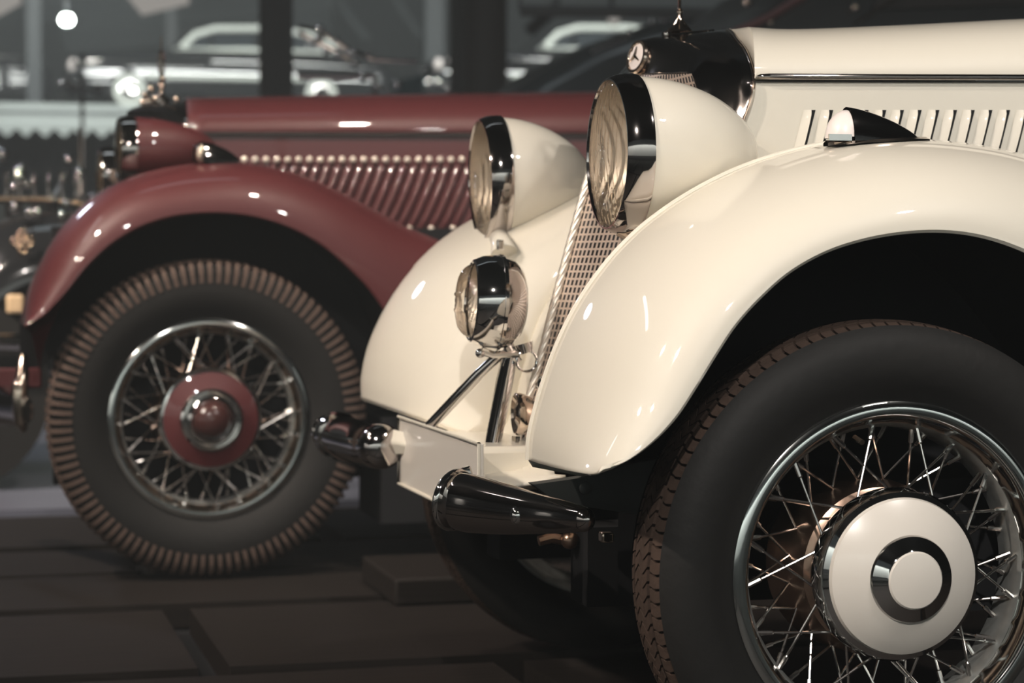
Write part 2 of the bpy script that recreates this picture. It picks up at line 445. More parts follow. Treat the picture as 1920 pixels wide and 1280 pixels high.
# far fender: mirrored outer skin plus traced crown and inner side panel
KF = [(683, 749), (684, 705), (696, 650), (718, 597), (748, 546), (786, 497), (832, 453), (885, 417), (945, 388), (1010, 362), (1090, 338), (1180, 322), (1300, 318)]
n = 70
KFp = [U(p.x, p.y, 1.30) for p in cr(KF, n)]
JF = [(925, 833), (948, 800), (966, 755), (980, 700), (994, 650), (1012, 600), (1036, 555), (1065, 515), (1100, 480), (1150, 445), (1210, 420), (1280, 405), (1380, 400)]
JQ = cr(JF, n)
JFp = [U(p.x, p.y, .90) for p in cr(JF, n)]
rows = []
for k, j in zip(KFp, JFp):
    row = []
    for t in range(10, 0, -1):
        q = t / 10 * PI / 2; bx = .22 * (1 - math.cos(q)); row.append(V((k.x + bx * (1 if k.z < .75 else .4), 1.30 + .20 * math.sin(q), k.z - (0 if k.z < .6 else .09) * (1 - math.cos(q)))))
    for t in range(25):
        q = t / 24 * PI / 2; row.append(V((k.x + (j.x - k.x) * (1 - math.cos(q)), k.y + (j.y - k.y) * math.sin(q), k.z + (j.z - k.z) * (1 - math.cos(q)))))
    jp = JQ[len(rows)]; se = U(max(jp.x + 1, 986 + (790 - jp.y) * .27), jp.y, .76)
    row += [j.lerp(se, .5) + V((.004, 0, 0)), se + V((.012, 0, 0))]
    rows.append(row)
b = MB(); b.grid(rows)
fen2 = obj('fender', b, 'cream', cream, solid=.004, label='far cream front fender behind the driving lamp', off=1)
b = MB(); b.tube([r[0] for r in rows], .004, 8); b.tube([rows[0][i] for i in range(len(rows[0]))], .003, 8); obj('edge_bead', b, 'cream', fen2)
b = MB(); b.tube(UL([(984, 517, .99), (1022, 504, .96), (1062, 488, .93)]), .0022, 6)
obj('seam', b, 'black_rubber', fen2)
b = MB(); b.grid([[V((r[4].x + .02, 1.48, r[4].z - .0)), V((r[12].x + .03, 1.28, r[12].z)), V((r[20].x + .10, 1.10, r[20].z))] for r in rows])
obj('wheel_housing', b, 'black', fen2)

# radiator shell
E = [(1190, 140, .72), (1225, 139, .64), (1262, 138, .55), (1292, 138, .475), (1304, 160, .458), (1312, 190, .452), (1311, 240, .45), (1290, 330, .45), (1250, 480, .45)]
MM = [(1186, 90, .72), (1236, 84, .66), (1286, 88, .57), (1322, 104, .50), (1338, 135, .46), (1344, 185, .44), (1338, 240, .43), (1315, 330, .425), (1275, 480, .425)]
TT = [(1225, 70, .72), (1270, 70, .66), (1325, 80, .57), (1364, 100, .49), (1380, 137, .44), (1380, 185, .42), (1365, 240, .415), (1340, 330, .41), (1300, 480, .41)]
HH = [(1362, 55, .72), (1370, 60, .64), (1381, 75, .55), (1399, 100, .46), (1412, 145, .405), (1407, 187, .398), (1390, 237, .398), (1367, 330, .40), (1330, 480, .40)]
ns = 40
ce, cm_, ct, ch = [[U(p.x, p.y, p.z) for p in cr(q, ns)] for q in (E, MM, TT, HH)]
b = MB()
def shell_row(i):
    e, m_, t, h = ce[i], cm_[i], ct[i], ch[i]
    back = e + V((.03, .004, .0)); out = [back]
    out += cr([e, m_, t, h], 19)
    return out
rows = [shell_row(i) for i in range(ns)]
b.grid(rows); b.grid([[mir(p) for p in r] for r in rows])
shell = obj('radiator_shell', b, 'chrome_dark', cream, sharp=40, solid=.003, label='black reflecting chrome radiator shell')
b = MB(); b.tube([r[-1] + V((.001, -.001, 0)) for r in rows], .0025, 8); obj('shell_seam', b, 'nickel', shell)
b = MB(); b.tube([r[1] + V((-.001, -.001, 0)) for r in rows[:30]], .0022, 8); obj('shell_edge', b, 'nickel', shell)
# hood
YS = .405
belt = [(1415, 149), (1500, 149), (1700, 149), (1920, 149), (2150, 150)]
topc = [(1385, 60), (1480, 64), (1680, 56), (1920, 44), (2150, 33)]
nb_ = 40
Bp = [U(p.x, p.y, YS - .0 * i) for i, p in enumerate(cr(belt, nb_))]; Tp = [U(p.x, p.y, YC) for p in cr(topc, nb_)]
rows = []
for a, t in zip(Bp, Tp):
    row = []
    for i in range(25):
        q = i / 24 * PI / 2
        row.append(V((a.x + (t.x - a.x) * (1 - math.cos(q)), a.y + (t.y - a.y) * (1 - math.cos(q) ** .85), a.z + (t.z - a.z) * math.sin(q) ** .95)))
    row += [mir(p) for p in row[-2::-1]]
    rows.append(row)
h0 = cr([ch[i] + V((.004, -.0015, .0015)) for i in range(20, -1, -1)], 25); rows = [h0 + [mir(p) for p in h0[-2::-1]]] + rows
b = MB(); b.grid(rows)
hood = obj('hood', b, 'cream', cream, solid=.003, label='cream hood top')
# side panel with louvres
bot = [(1392, 232), (1360, 420)]
b = MB()
def side(px, py): return U(px, py, YS)
lines = []
frontx = [(1410, 152), (1411, 170), (1405, 195), (1388, 236), (1365, 300), (1340, 420), (1330, 560)]
rows = []
for fx, fy in frontx: rows.append([side(fx, fy)] + [side(x, fy) for x in (1500, 1600, 1750, 1900, 2050, 2200)])
b.grid(rows)
LV = []
for i in range(18):
    t0 = side(1521 + 33.2 * i, 206); b0 = side(1496 + 33.2 * i, 306)
    w = .0130; rows = []
    for v in range(13):
        s_ = v / 12; e = math.sin(PI * min(max(s_, .0), 1)) ** .35 if 0 < s_ < 1 else 0
        p = t0.lerp(b0, s_)
        rows.append([V((p.x - w * (1 - u / 6), YS - .0010 - .0072 * e * (u / 6) ** 1.3, p.z)) for u in range(7)])
    b.grid(rows)
    LV.append((t0, b0, rows))
b.mi = 1
for t0, b0, rows in LV:
    b.grid([[r[-1], V((r[-1].x + .0068, YS - .001, r[-1].z))] for r in rows])  # black strip widened onto the panel as the louvre's shadow
hs = obj('hood_side', b, ['cream', 'black'], cream, fix=False, label='cream hood side panel with vertical louvres')
b = MB(); b.mi = 0
b.tube([side(1408, 153.5) + V((0, -.0025, 0)), side(1600, 153.5) + V((0, -.0025, 0)), side(2150, 154) + V((0, -.0025, 0))], .0011, 6)
obj('hood_seam', b, 'black_rubber', hs)
b = MB(); st = [side(1418, 144) + V((0, -.004, 0)), side(1423, 144) + V((0, -.006, 0)), side(1440, 144) + V((0, -.007, 0)), side(1700, 145) + V((0, -.007, 0)), side(2150, 146) + V((0, -.007, 0))]
b.tube(st, [.002, .004, .0047, .0047, .0047], 14); obj('belt_molding', b, 'chrome_dark', hood, label='thin chrome strip along the hood')

# filler cap tee and T-handle in front of the star
b = MB(); b.tube(UL([(1243, 65, .70), (1262, 64, .71), (1300, 61, .72), (1338, 57, .74)]), [.0035, .003, .0025, .002], 10)
b.ball(U(1249, 64, .70), .0055); b.ball(U(1318, 88, .60), .0045)
b.tube(UL([(1278, 68, .68), (1295, 79, .64), (1318, 89, .60)]), .003, 8)
obj('filler_clamp', b, 'chrome', shell)
# star ornament
b = MB()
base = U(1274, 60, .72)
b.lathe([(0, .022), (.006, .018), (.014, .008), (.024, .0045), (.033, .0045), (.034, .006), (.037, .004), (.040, .003)], base, (0, 0, 1), 24)
b.tube([base + V((-.02, 0, -.002)), base + V((-.008, 0, .012)), base + V((0, 0, .026))], [.002, .003, .003], 8)
b.tube([base + V((.022, 0, .0)), base + V((.010, 0, .012)), base + V((0, 0, .024))], [.002, .003, .003], 8)
cz = base + V((0, 0, .038 + .034)); Rs = .034
dirx = V((.35, .936, 0))
b.tube([cz + (dirx * math.sin(2 * PI * i / 40) + V((0, 0, 1)) * math.cos(2 * PI * i / 40)) * Rs for i in range(41)], .0022, 8, caps=False)
for kk in range(3):
    a = 2 * PI * kk / 3; dd = dirx * math.sin(a) + V((0, 0, 1)) * math.cos(a)
    b.tube([cz, cz + dd * Rs], [.0055, .0012], 6)
obj('hood_ornament', b, 'nickel', cream, label='three pointed star in a ring on a slim stem')
# round radiator badge
b = MB(); bc = U(1199, 108, .705); nx = (bc - U(1225, 108, .705)).normalized()
Tb = V((-.93, -.24, .2)).normalized()
b.lathe([(-.006, .024), (.004, .0285), (.008, .0270), (.0085, .0225), (.006, .0215)], bc, Tb, 40)
b.mi = 1; b.lathe([(.006, .0215), (.0075, .012), (.0085, 0)], bc, Tb, 32)
b.mi = 0
e1 = Tb.cross(V((0, 0, 1))).normalized(); e2 = Tb.cross(e1)
for kk in range(3):
    a = 2 * PI * kk / 3 + PI / 2; b.tube([bc + Tb * .010, bc + Tb * .009 - (e1 * math.cos(a) + e2 * math.sin(a)) * .016], [.0028, .0008], 6)
obj('badge', b, ['nickel', 'milk'], shell, label='round star badge on the grille peak')

# grille mesh: ridge at the centre plane, falling back to both sides
RG = [(1190, 141), (1168, 205), (1139, 265), (1109, 330), (1078, 440), (1046, 560), (1015, 680), (984, 790), (972, 850)]
SG = [(1297, 138), (1311, 190), (1308, 250), (1292, 330), (1262, 440), (1232, 560), (1202, 680), (1172, 790), (1160, 850)]
ng = 60
rg = [U(p.x, p.y, YC) for p in cr(RG, ng)]; sg_ = [U(p.x, p.y, .45) for p in cr(SG, ng)]
rows = [[a.lerp(c, j / 14) for j in range(15)] for a, c in zip(rg, sg_)]
b = MB(); b.grid(rows, uv=True); b.grid([[mir(p) + V((.10 * j / 14, 0, 0)) for j, p in enumerate(r)] for r in rows], uv=True)
gr = obj('grille', b, 'grille', cream, sharp=10, label='slotted metal V shaped grille')
# twisted centre molding
b = MB()
path = [p + V((-.004, -.002, 0)) for p in rg[15:55]]
pp = cr(path, 420); rows = []
for i, p in enumerate(pp):
    t = (pp[min(i + 1, 419)] - pp[max(i - 1, 0)]).normalized(); e1 = V((0, 1, 0)); e2 = t.cross(e1).normalized(); e1 = e2.cross(t)
    ph = i * .45
    rows.append([p + (e1 * math.cos(2 * PI * j / 40) + e2 * math.sin(2 * PI * j / 40)) * (.0072 + .0004 * math.cos(8 * (2 * PI * j / 40) - ph)) for j in range(40)])
b.grid(rows, close_u=True); obj('center_molding', b, 'molding', gr, sharp=70, label='rope twisted chrome molding')
b = MB(); b.box((-.05, .52, .30), (.0, .92, .9)); obj('radiator_core', b, 'black', gr)

# headlights
hc = U(1173, 289, .345); Rn = 148.5 * ((hc - CAM).dot(RM @ V((0, 0, -1)))) / FPX
hl, TH = headlamp(cream, hc, Rn, .202, math.radians(-1.2), 'cream', name='headlight', label='near cream bullet headlight above the fender')
b = MB(); s0 = U(1172, 440, .345); b.tube([s0 + V((0, 0, .01)), s0 + V((.006, 0, -.012)), s0 + V((.02, .0, -.05)), s0 + V((.04, .03, -.14))], [.012, .010, .013, .018], 14)
obj('lamp_bracket', b, 'cream', hl)
b = MB(); b.tube([s0 + V((-.012, -.004, .004)), s0 + V((.004, -.006, -.004)), s0 + V((.008, -.004, -.02))], [.006, .007, .005], 10); b.ball(s0 + V((.006, -.008, -.014)), .008)
obj('lamp_latch', b, 'nickel', hl)
hc2 = U(929, 337, 1.125); Rf = 118.5 * ((hc2 - CAM).dot(RM @ V((0, 0, -1)))) / FPX
hl2, TH2 = headlamp(cream, hc2, Rf, .182, math.radians(-2.5), 'cream', tilt=math.radians(-2), name='headlight', label='far cream bullet headlight', sharp_tip=.62, pw=1.9)
b = MB(); s1 = U(940, 452, 1.125)
b.tube([U(936, 444, 1.11), U(939, 452, 1.03), U(941, 460, .98), U(945, 475, .97)], [.019, .018, .019, .024], 16)
obj('lamp_bracket', b, 'cream', hl2)
b = MB(); b.box((-.006, -.004, -.009), (.006, .004, .009), Matrix.Identity(3), U(938, 459, .95)); obj('lamp_latch', b, 'chrome', hl2, bevel=.002)
b = MB()  # apron below the far lamp
ap = UL([(985, 520, 1.0), (1064, 488, .92)])

# parking lamp on the fender crown
pc = U(1603, 264, .16); axd = (U(1735, 263, .16) - U(1550, 268, .16)).normalized()
b = MB(); rows = []
Lp = (U(1722, 262, .16) - U(1585, 266, .16)).length; p0 = U(1586, 266, .16)
for i in range(26):
    t = i / 25; hgt = .0475 * (1 - t ** 1.35) ** .8 + .0015; wd_ = .031 * (1 - t ** 1.6) ** .75 + .001
    cc = p0 + axd * (Lp * t)
    rows.append([cc + V((0, -math.cos(PI * j / 16) * wd_, math.sin(PI * j / 16) * hgt)) for j in range(17)])
b.grid(rows); pl = obj('parking_lamp', b, 'chrome_dark', cream, label='chrome teardrop parking lamp on the fender')
b = MB(); rows = []
for i in range(10):
    t = i / 9; q = (1 - (1 - t) ** 2) ** .5 if t < 1 else 1
    cc = p0 + axd * (-.030 * (1 - t)); rows.append([cc + V((0, -math.cos(PI * j / 16) * .029 * q, .006 + math.sin(PI * j / 16) * .039 * q)) for j in range(17)])
b.grid(rows); obj('lamp_lens', b, 'milk', pl)
b = MB(); rows = []
for i in range(20):
    t = i / 19; cc = U(1548 + 188 * t, 268.5 - 7 * math.sin(t * PI * .6) , .16); wd_ = .034 * math.sin(PI * (t * .93 + .02)) ** .5
    rows.append([cc + V((0, -wd_, -.004)), cc + V((0, -wd_ * .97, .0)), cc + V((0, 0, .004)), cc + V((0, wd_, .0)), cc + V((0, wd_, -.004))])
b.grid(rows); obj('lamp_base', b, 'nickel', pl)
b = MB(); b.box((-.004, -.030, 0), (.030, -.026, .009), Matrix.Identity(3), p0 + V((-.034, .0, .0))); obj('lamp_clip', b, 'chrome', pl)

# chassis bits under the nose
b = MB()
b.prism(UL([(1000, 908), (1110, 893), (1190, 868), (1300, 850), (1300, 990), (1180, 962), (1085, 948), (1040, 938)], .30), (0, .03, 0))
fr_ = obj('frame_rail', b, 'rail', cream, label='dull grey frame rail behind the bumper')
b = MB(); b.lathe([(0, .010), (.004, .009), (.006, .004), (.006, 0)], U(1098, 915, .30), (0, -1, 0), 16); obj('bolt', b, 'rail', fr_)
b = MB()
b.box((.0, .42, .30), (.6, 1.02, .62)); b.box((.0, .14, .26), (1.3, .38, .45))
b.box((-.3, .43, .24), (1.3, .52, .36)); b.box((-.3, .96, .24), (1.3, 1.05, .36)); b.box((.38, .2, .25), (.9, .40, .72))
b.tube([(.0, .1, .34), (0, 1.34, .34)], .035, 12)
obj('chassis', b, 'black', cream)
# cream front apron below grille and cover between the frame horns
b = MB()
A0 = UL([(905, 832, .80), (935, 836, .78), (962, 822, .76), (985, 800, .74), (1012, 790, .70)])
A1 = UL([(906, 884, .62), (935, 884, .60), (962, 890, .58), (1000, 893, .55), (1040, 888, .50)])
A2 = UL([(925, 910, .52), (950, 908, .51), (980, 905, .50), (1020, 898, .48), (1060, 890, .45)])
b.grid([cr(A0, 12), cr(A1, 12), cr(A2, 12)])
apn = obj('front_apron', b, 'cream', cream, solid=.006)
b = MB(); b.box((-.44, .60, .40), (-.30, .99, .47)); obj('horn_cover', b, 'cream', apn, bevel=.01)
b = MB(); b.prism(UL([(952, 838, .66), (985, 842, .64), (1001, 895, .60), (946, 890, .62)], None), (.03, 0, 0))
obj('chrome_foot', b, 'nickel', cream, bevel=.006, label='chrome foot below the horn')

# horn, chrome trumpet low by the grille
hcn = U(972, 776, .64)
b = MB(); rad = 41 * 3.3 / FPX
b.lathe([(-.004, 0), (-.006, .010), (-.002, .019), (.0, .024), (-.006, rad * .92), (-.004, rad), (.002, rad * 1.01), (.008, rad * .95), (.02, rad * .8), (.032, rad * .45), (.034, .0)], hcn, (1, -.05, 0), 48)
hn = obj('horn', b, 'nickel', cream, label='small round chrome horn low beside the grille')
b = MB(); b.tube([hcn + V((.028, 0, 0)), hcn + V((.045, -.005, .012)), hcn + V((.05, -.005, .04)), hcn + V((.035, 0, .055))], [.016, .018, .015, .012], 14)
b.tube([hcn + V((.03, 0, -.01)), hcn + V((.045, 0, -.03)), hcn + V((.03, 0, -.055)), hcn + V((.01, 0, -.062))], [.014, .016, .014, .010], 14)
b.ball(hcn + V((.042, -.01, .048)), .014); b.ball(hcn + V((.02, -.015, .005)), .012)
b.tube([hcn + V((-.004, 0, -.035)), hcn + V((-.006, 0, -.055)), hcn + V((.0, 0, -.075))], [.007, .006, .008], 10)
obj('horn_tube', b, 'chrome', hn)

# driving lamp
fc = U(928, 566, .72); Dk = (fc - CAM).length / FPX
T = Matrix.Translation(fc) @ Matrix.Rotation(math.radians(-4), 4, 'Z') @ Matrix.Rotation(math.radians(3), 4, 'Y')
def XT(mb): mb.v = [tuple(T @ V(p)) for p in mb.v]; return mb
rf = 88 * Dk
b = MB(); b.lathe([(-.036, rf * .80), (-.040, rf * .84), (-.038, rf * .88), (-.022, rf * .97), (-.004, rf * 1.0), (.003, rf * 1.0)], (0, 0, 0), (1, 0, 0), 72)
b.lathe([(.003, rf * 1.0), (.004, rf * 1.02), (.009, rf * 1.02), (.010, rf * .99)], (0, 0, 0), (1, 0, 0), 72)
b.lathe([(.010, rf * .99), (.026, rf * .93), (.038, rf * .80), (.046, rf * .6), (.050, rf * .3), (.051, 0)], (0, 0, 0), (1, 0, 0), 72)
dl = obj('driving_lamp', XT(b), 'chrome', cream, sharp=25, label='round chrome driving lamp before the grille')
b = MB(); rows = []
for i in range(31):
    r = rf * .80 * i / 30; row = []
    for j in range(160):
        a = 2 * PI * j / 160; y = math.cos(a) * r; z = math.sin(a) * r; w = min(1, (rf * .8 - r) / .004)
        zz = .0016 * (1 if abs(z - rf * .12) < .003 or abs(z + rf * .22) < .003 else 0)
        row.append(V((-.060 + (.022 * (r / (rf * .8)) ** 6) - (.0010 * math.cos(2 * PI * y / .007) + zz) * w, y, z)))
    rows.append(row)
b.grid(rows, close_u=True); obj('lens', XT(b), 'lens', dl, sharp=80)
b = MB(); b.lathe([(-.034, rf * .8)] + [(.030 - .064 * (i / 10) ** 2, rf * .8 * i / 10) for i in range(10, -1, -1)], (0, 0, 0), (1, 0, 0), 48); b.ball((.0, 0, 0), .011)
obj('reflector', XT(b), 'reflector', dl)
b = MB(); rows = []  # pleated rear cowl
for i in range(24):
    a = -1.25 + 2.5 * i / 23
    rows.append([V((.012 + .036 * math.sin(q * PI / 2 / 6), -rf * math.cos(a) * (1.0 - .0) * math.cos(q * PI / 2 / 6 * .8) , rf * math.sin(a) * math.cos(q * PI / 2 / 6 * .8))) * 1.0 + V((.002 * (i % 2), 0, 0)) for q in range(6)])
b = MB()
b.tube([T @ V((.02, 0, -rf * .95)), T @ V((.03, 0, -rf * 1.12)), T @ V((.035, 0, -rf * 1.28))], [.016, .013, .016], 14)
b.tube([T @ V((.05, -.005, -rf * .85)), T @ V((.055, -.006, -rf * 1.05))], [.015, .012], 12)
b.tube([T @ V((-.02, -.01, -rf * 1.05)), T @ V((.0, -.01, -rf * 1.12)), T @ V((.04, -.01, -rf * 1.08))], [.007, .006, .007], 10)
b.ball(T @ V((-.022, -.012, -rf * 1.1)), .008)
rg_ = T @ V((.055, -.012, -rf * 1.22)); b.tube([rg_ + V((math.cos(2 * PI * i / 24) * .017, 0, math.sin(2 * PI * i / 24) * .017)) for i in range(25)], .0022, 8, caps=False)
obj('lamp_clamp', b, 'chrome', dl)
b = MB(); b.tube(UL([(958, 655, .72), (945, 720, .715), (930, 800, .70), (914, 884, .68)]), [.0125, .0140, .0135, .0125], 18, flat=1.15)
obj('lamp_post', b, 'chrome', dl, label='upright chrome post of the driving lamp')
b = MB(); b.tube(UL([(940, 662, .72), (900, 700, .74), (850, 752, .79), (806, 798, .83)]), [.009, .0095, .0095, .009], 16)
obj('lamp_brace', b, 'chrome', dl, label='slanting chrome brace of the driving lamp')

# number plate carrier
def plate_pt(px, py):
    d = RM @ V(((px - 960) / FPX, (640 - py) / FPX, -1)); t = (-.455 - CAM.x) / d.x; return CAM + d * t
pc4 = [plate_pt(752, 780), plate_pt(755, 907), plate_pt(904, 984), plate_pt(904, 832)]
y0 = pc4[3].y; y1 = pc4[0].y; zt = (pc4[0].z + pc4[3].z) / 2; zb = pc4[1].z
b = MB(); b.box((-.458, y0, zb), (-.452, y1, zt)); 
plt = obj('number_plate', b, 'cream2', cream, bevel=.002, label='blank cream number plate carrier')
b = MB(); b.tube([(-.460, y0, zt), (-.460, y1, zt), (-.460, y1, zb), (-.460, y0, zb), (-.460, y0, zt)], .0028, 8, caps=False)
obj('plate_rim', b, 'cream', plt)
b = MB(); b.ball(plate_pt(759, 845), .004); obj('plate_screw', b, 'black_rubber', plt)
b = MB(); pts = UL([(722, 830, 1.10), (735, 829, 1.06), (752, 830, 1.03), (775, 835, 1.0)]); b.tube(pts, [.030, .026, .022, .022], 4, flat=.5)
b.box((-.45, .96, zb + .03), (-.40, 1.10, zt - .015))
obj('bumper_bracket', b, 'cream', cream, bevel=.004)

# bumper halves
def along(pts, n): return cr(pts, n)
pp = cr(UL([(842, 934, .425), (870, 941, .40), (915, 949, .355), (965, 957, .30), (1010, 963, .25), (1060, 969, .20), (1092, 973, .165), (1109, 975, .145)]), 90)
def rad_at(t): return [v.x for v in cr([(.036, 0, 0), (.043, 0, 0), (.040, 0, 0), (.0345, 0, 0), (.0285, 0, 0), (.0225, 0, 0), (.0180, 0, 0), (.016, 0, 0)], 90)][t]
rads = [rad_at(i) for i in range(90)]; dd_ = 0
for i in range(88, -1, -1):
    dd_ += (pp[i + 1] - pp[i]).length
    if dd_ < rads[i]: rads[i] *= math.sqrt(1 - (1 - dd_ / rads[i]) ** 2)
rads[89] = .001
b = MB(); b.tube(pp, rads, 36, flat=.85)
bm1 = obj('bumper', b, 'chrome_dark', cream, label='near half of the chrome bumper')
b = MB(); b.tube(pp[2:9], [.040, .0445, .0465, .047, .0465, .046, .044], 32); obj('end_collar', b, 'chrome', bm1)
b = MB(); b.ball(U(971, 966, .262), .012, sz=(1, 1, 1.2)); b.tube([U(966, 966, .262), U(966, 966, .29)], .008, 12); obj('bumper_bolt', b, 'chrome', bm1)
b = MB(); c1 = U(868, 893, .42); b.prism([c1 + V((-.03, .0, -.03)), c1 + V((-.015, .0, .0)), c1 + V((.0, 0, .012)), c1 + V((.012, 0, .016)), c1 + V((.02, 0, -.01)), c1 + V((.02, 0, -.03))], (0, .012, 0)); obj('bracket_tab', b, 'chrome', bm1, bevel=.003)
pf = cr(UL([(724, 838, 1.04), (715, 837, 1.07), (690, 833, 1.16), (655, 824, 1.27), (640, 819, 1.32), (622, 812, 1.37), (616, 810, 1.39)]), 40)
rads = [.041] * 40
for i in range(8): rads[i] *= math.sqrt(max(.03, 1 - (1 - i / 8) ** 2)) ** .8
for i in range(30, 40): rads[i] = .036 * (1 - .25 * (i - 30) / 10)
b = MB(); b.tube(pf, rads, 32); bm2 = obj('bumper', b, 'chrome_dark', cream, label='far half of the chrome bumper')
b = MB(); b.tube([pf[27], pf[29]], [.045, .045], 28); b.tube([pf[37], pf[39]], [.034, .034], 24); obj('end_collar', b, 'chrome', bm2)
# small things under the bumper
b = MB(); b.tube(UL([(1010, 1014, .5), (1035, 1008, .5), (1060, 1013, .5), (1090, 1005, .5)]), .008, 8); b.ball(U(1068, 1012, .48), .014)
obj('tow_fitting', b, 'copper', cream)
b = MB(); b.prism(UL([(1129, 998), (1152, 998), (1152, 1018), (1129, 1018)], .30), (0, .02, 0)); obj('stub_end', b, 'nickel', cream, bevel=.003)

# wheels
build_wheel(cream, (0, 0, .34), .232, .342, .165, 0, 'cream', 'a', 'cream2', nsp=60, wl='near front wheel with wire spokes')
w2 = build_wheel(cream, (0, 1.44, .34), .232, .342, .165, PI, 'cream', 'a', 'cream2', nsp=60, full=False, wl='far front wheel in shadow')

# ================================================================== MAROON CAR
mx, my, mz = -.623, 2.493, .386
MY = my
mar = thing('vintage_car', 'maroon 1930s car behind the cream one, long louvred hood and ribbed tyre', 'car', (mx, my + .75, 0))
build_wheel(mar, (mx, my, mz), .240, .383, .17, 0, 'maroon', 'b', 'maroon', nsp=60, wl='front wheel with wire spokes and maroon cap')
KM = [(38, 606), (48, 556), (68, 506), (98, 450), (138, 400), (192, 357), (258, 327), (340, 309), (430, 304), (515, 315), (600, 343), (680, 382), (760, 424), (850, 462), (960, 510), (1080, 560)]
LM = [(46, 612), (84, 588), (124, 545), (160, 500), (204, 458), (258, 425), (322, 404), (396, 397), (470, 403), (540, 423), (602, 456), (655, 500), (702, 550), (738, 610), (765, 690), (785, 790)]
rows = fender_rows(KM, LM, MY + .14, MY - .06, 90, 18)
b = MB(); b.grid(rows)
mf = obj('fender', b, 'maroon', mar, solid=.004, label='maroon front fender with a flared edge')
b = MB(); rr2 = []
for r in rows: k = r[0]; rr2.append([k, k + V((.01, .04, -.006)), k + V((.03, .10, -.03)), k + V((.05, .14, -.12))])
b.grid(rr2); obj('inner_panel', b, 'maroon', mf)
b = MB(); rr2 = []
for r in rows: k = r[-3]; rr2.append([V((k.x, k.y + .02, k.z + .003)), V((k.x, k.y + .1, k.z + .02)), V((k.x, k.y + .36, k.z + .02)), V((k.x, k.y + .38, k.z - .15))])
b.grid(rr2); b.lathe([(0, .01), (0, .33)], (mx, MY + .2, mz), (0, 1, 0), 48); b.box((mx - .35, MY + .36, .2), (mx + 1.6, MY + .42, .85)); b.box((mx+.42, MY+.0, .12), (mx + 1.9, MY + .3, .38)); obj('wheel_housing', b, 'black', mf)
b = MB(); b.box((mx - .3, MY + .42, .22), (mx + 3, MY + 1.2, .62)); b.tube([(mx, MY + .12, mz), (mx, MY + 1.5, mz)], .035, 12); obj('chassis', b, 'black', mar)
# hood
MS = MY + .40; MC = MY + .75
def mU(px, py): return U(px, py, MS)
beltm = [(352, 250), (600, 250), (900, 251), (1150, 252), (1400, 255)]
topm = [(346, 186), (600, 181), (900, 177), (1150, 174), (1400, 170)]
rows = []
for a, t in zip([U(p.x, p.y, MS) for p in cr(beltm, 30)], [U(p.x, p.y, MC) for p in cr(topm, 30)]):
    row = []
    for i in range(19):
        q = i / 18 * PI / 2
        row.append(V((a.x + (t.x - a.x) * (1 - math.cos(q)), a.y + (t.y - a.y) * (1 - math.cos(q) ** .9), a.z + (t.z - a.z) * math.sin(q))))
    row += [mir(p, MC) for p in row[-2::-1]]; rows.append(row)
b = MB(); b.grid(rows); mh = obj('hood', b, 'maroon', mar, solid=.003, label='maroon hood top')
b = MB(); b.tube([mU(352, 251) + V((0, -.006, 0)), mU(1400, 256) + V((0, -.006, 0))], .004, 8); obj('hood_hinge', b, 'black_rubber', mh)
b = MB()
b.grid([[mU(x, y) for x in (340, 450, 600, 800, 1000, 1200, 1400)] for y in (253, 290, 340, 400, 470, 560)])
LVM = []
for i in range(34):
    x0 = 457 + 20.35 * i; t0 = mU(x0 + 3, 300); b0 = mU(x0 - 50, 427); w = .0155; r_ = []
    for v in range(11):
        s_ = v / 10; e = (math.sin(PI * s_) ** .35) if 0 < s_ < 1 else 0
        p = t0.lerp(b0, s_); r_.append([V((p.x - w * (1 - u / 6), MS - .002 - .013 * e * math.sin(u / 6 * PI * .6), p.z)) for u in range(7)])
    b.grid(r_); LVM.append(r_)
b.mi = 1
for r_ in LVM: b.grid([[r[-1], V((r[-1].x + .006, MS - .003, r[-1].z))] for r in r_])
msd = obj('hood_side', b, ['maroon', 'black'], mar, fix=False, label='maroon hood side with slanted louvres')
rv = MB(); rv.ball((0, 0, 0), .0088, 10, (1, .6, 1)); first = None  # pale domes added as the bright glints on the louvre ends
for i in range(33):
    p = mU(457 + 20.35 * i, 299.5) + V((0, -.012, 0))
    if first is None: first = obj('stud', rv, 'stud_metal', msd, label='polished stud above a louvre'); o = first
    else: o = first.copy(); col.objects.link(o)
    o.location = p
for i in range(12):
    o = first.copy(); col.objects.link(o); o.location = mU(766 + 20.35 * 2 * i, 429) + V((0, -.012, 0))
# shell
Em = [(250, 240, MC), (290, 232, MC - .14), (318, 240, MC - .27), (334, 262, MC - .33), (338, 300, MC - .345), (330, 400, MC - .345)]
Tm = [(243, 205, MC), (285, 200, MC - .12), (325, 206, MC - .25), (343, 232, MC - .33), (347, 290, MC - .352), (340, 400, MC - .352)]
Hm = [(345, 186, MC), (347, 190, MC - .12), (351, 203, MC - .25), (353, 230, MC - .34), (352, 290, MC - .355), (345, 400, MC - .355)]
a3 = [[U(p.x, p.y, p.z) for p in cr(q, 26)] for q in (Em, Tm, Hm)]
rows = [cr([a3[0][i], a3[1][i], a3[2][i]], 12) for i in range(26)]
b = MB(); b.grid(rows); b.grid([[mir(p, MC) for p in r] for r in rows]); ms = obj('radiator_shell', b, 'chrome_dark', mar, solid=.003, label='dark chrome radiator shell of the maroon car')
rows = [[a3[0][i].lerp(V((a3[0][0].x - .002 * i, MC, a3[0][i].z)), j / 6) for j in range(7)] for i in range(26)]
b = MB(); b.grid(rows, uv=True); b.grid([[mir(p, MC) for p in r] for r in rows], uv=True); obj('grille', b, 'grille', mar)
b = MB(); bo = U(303, 192, MC)
b.lathe([(0, .03), (.008, .022), (.02, .010), (.03, .006), (.05, .006)], bo, (0, 0, 1), 20)
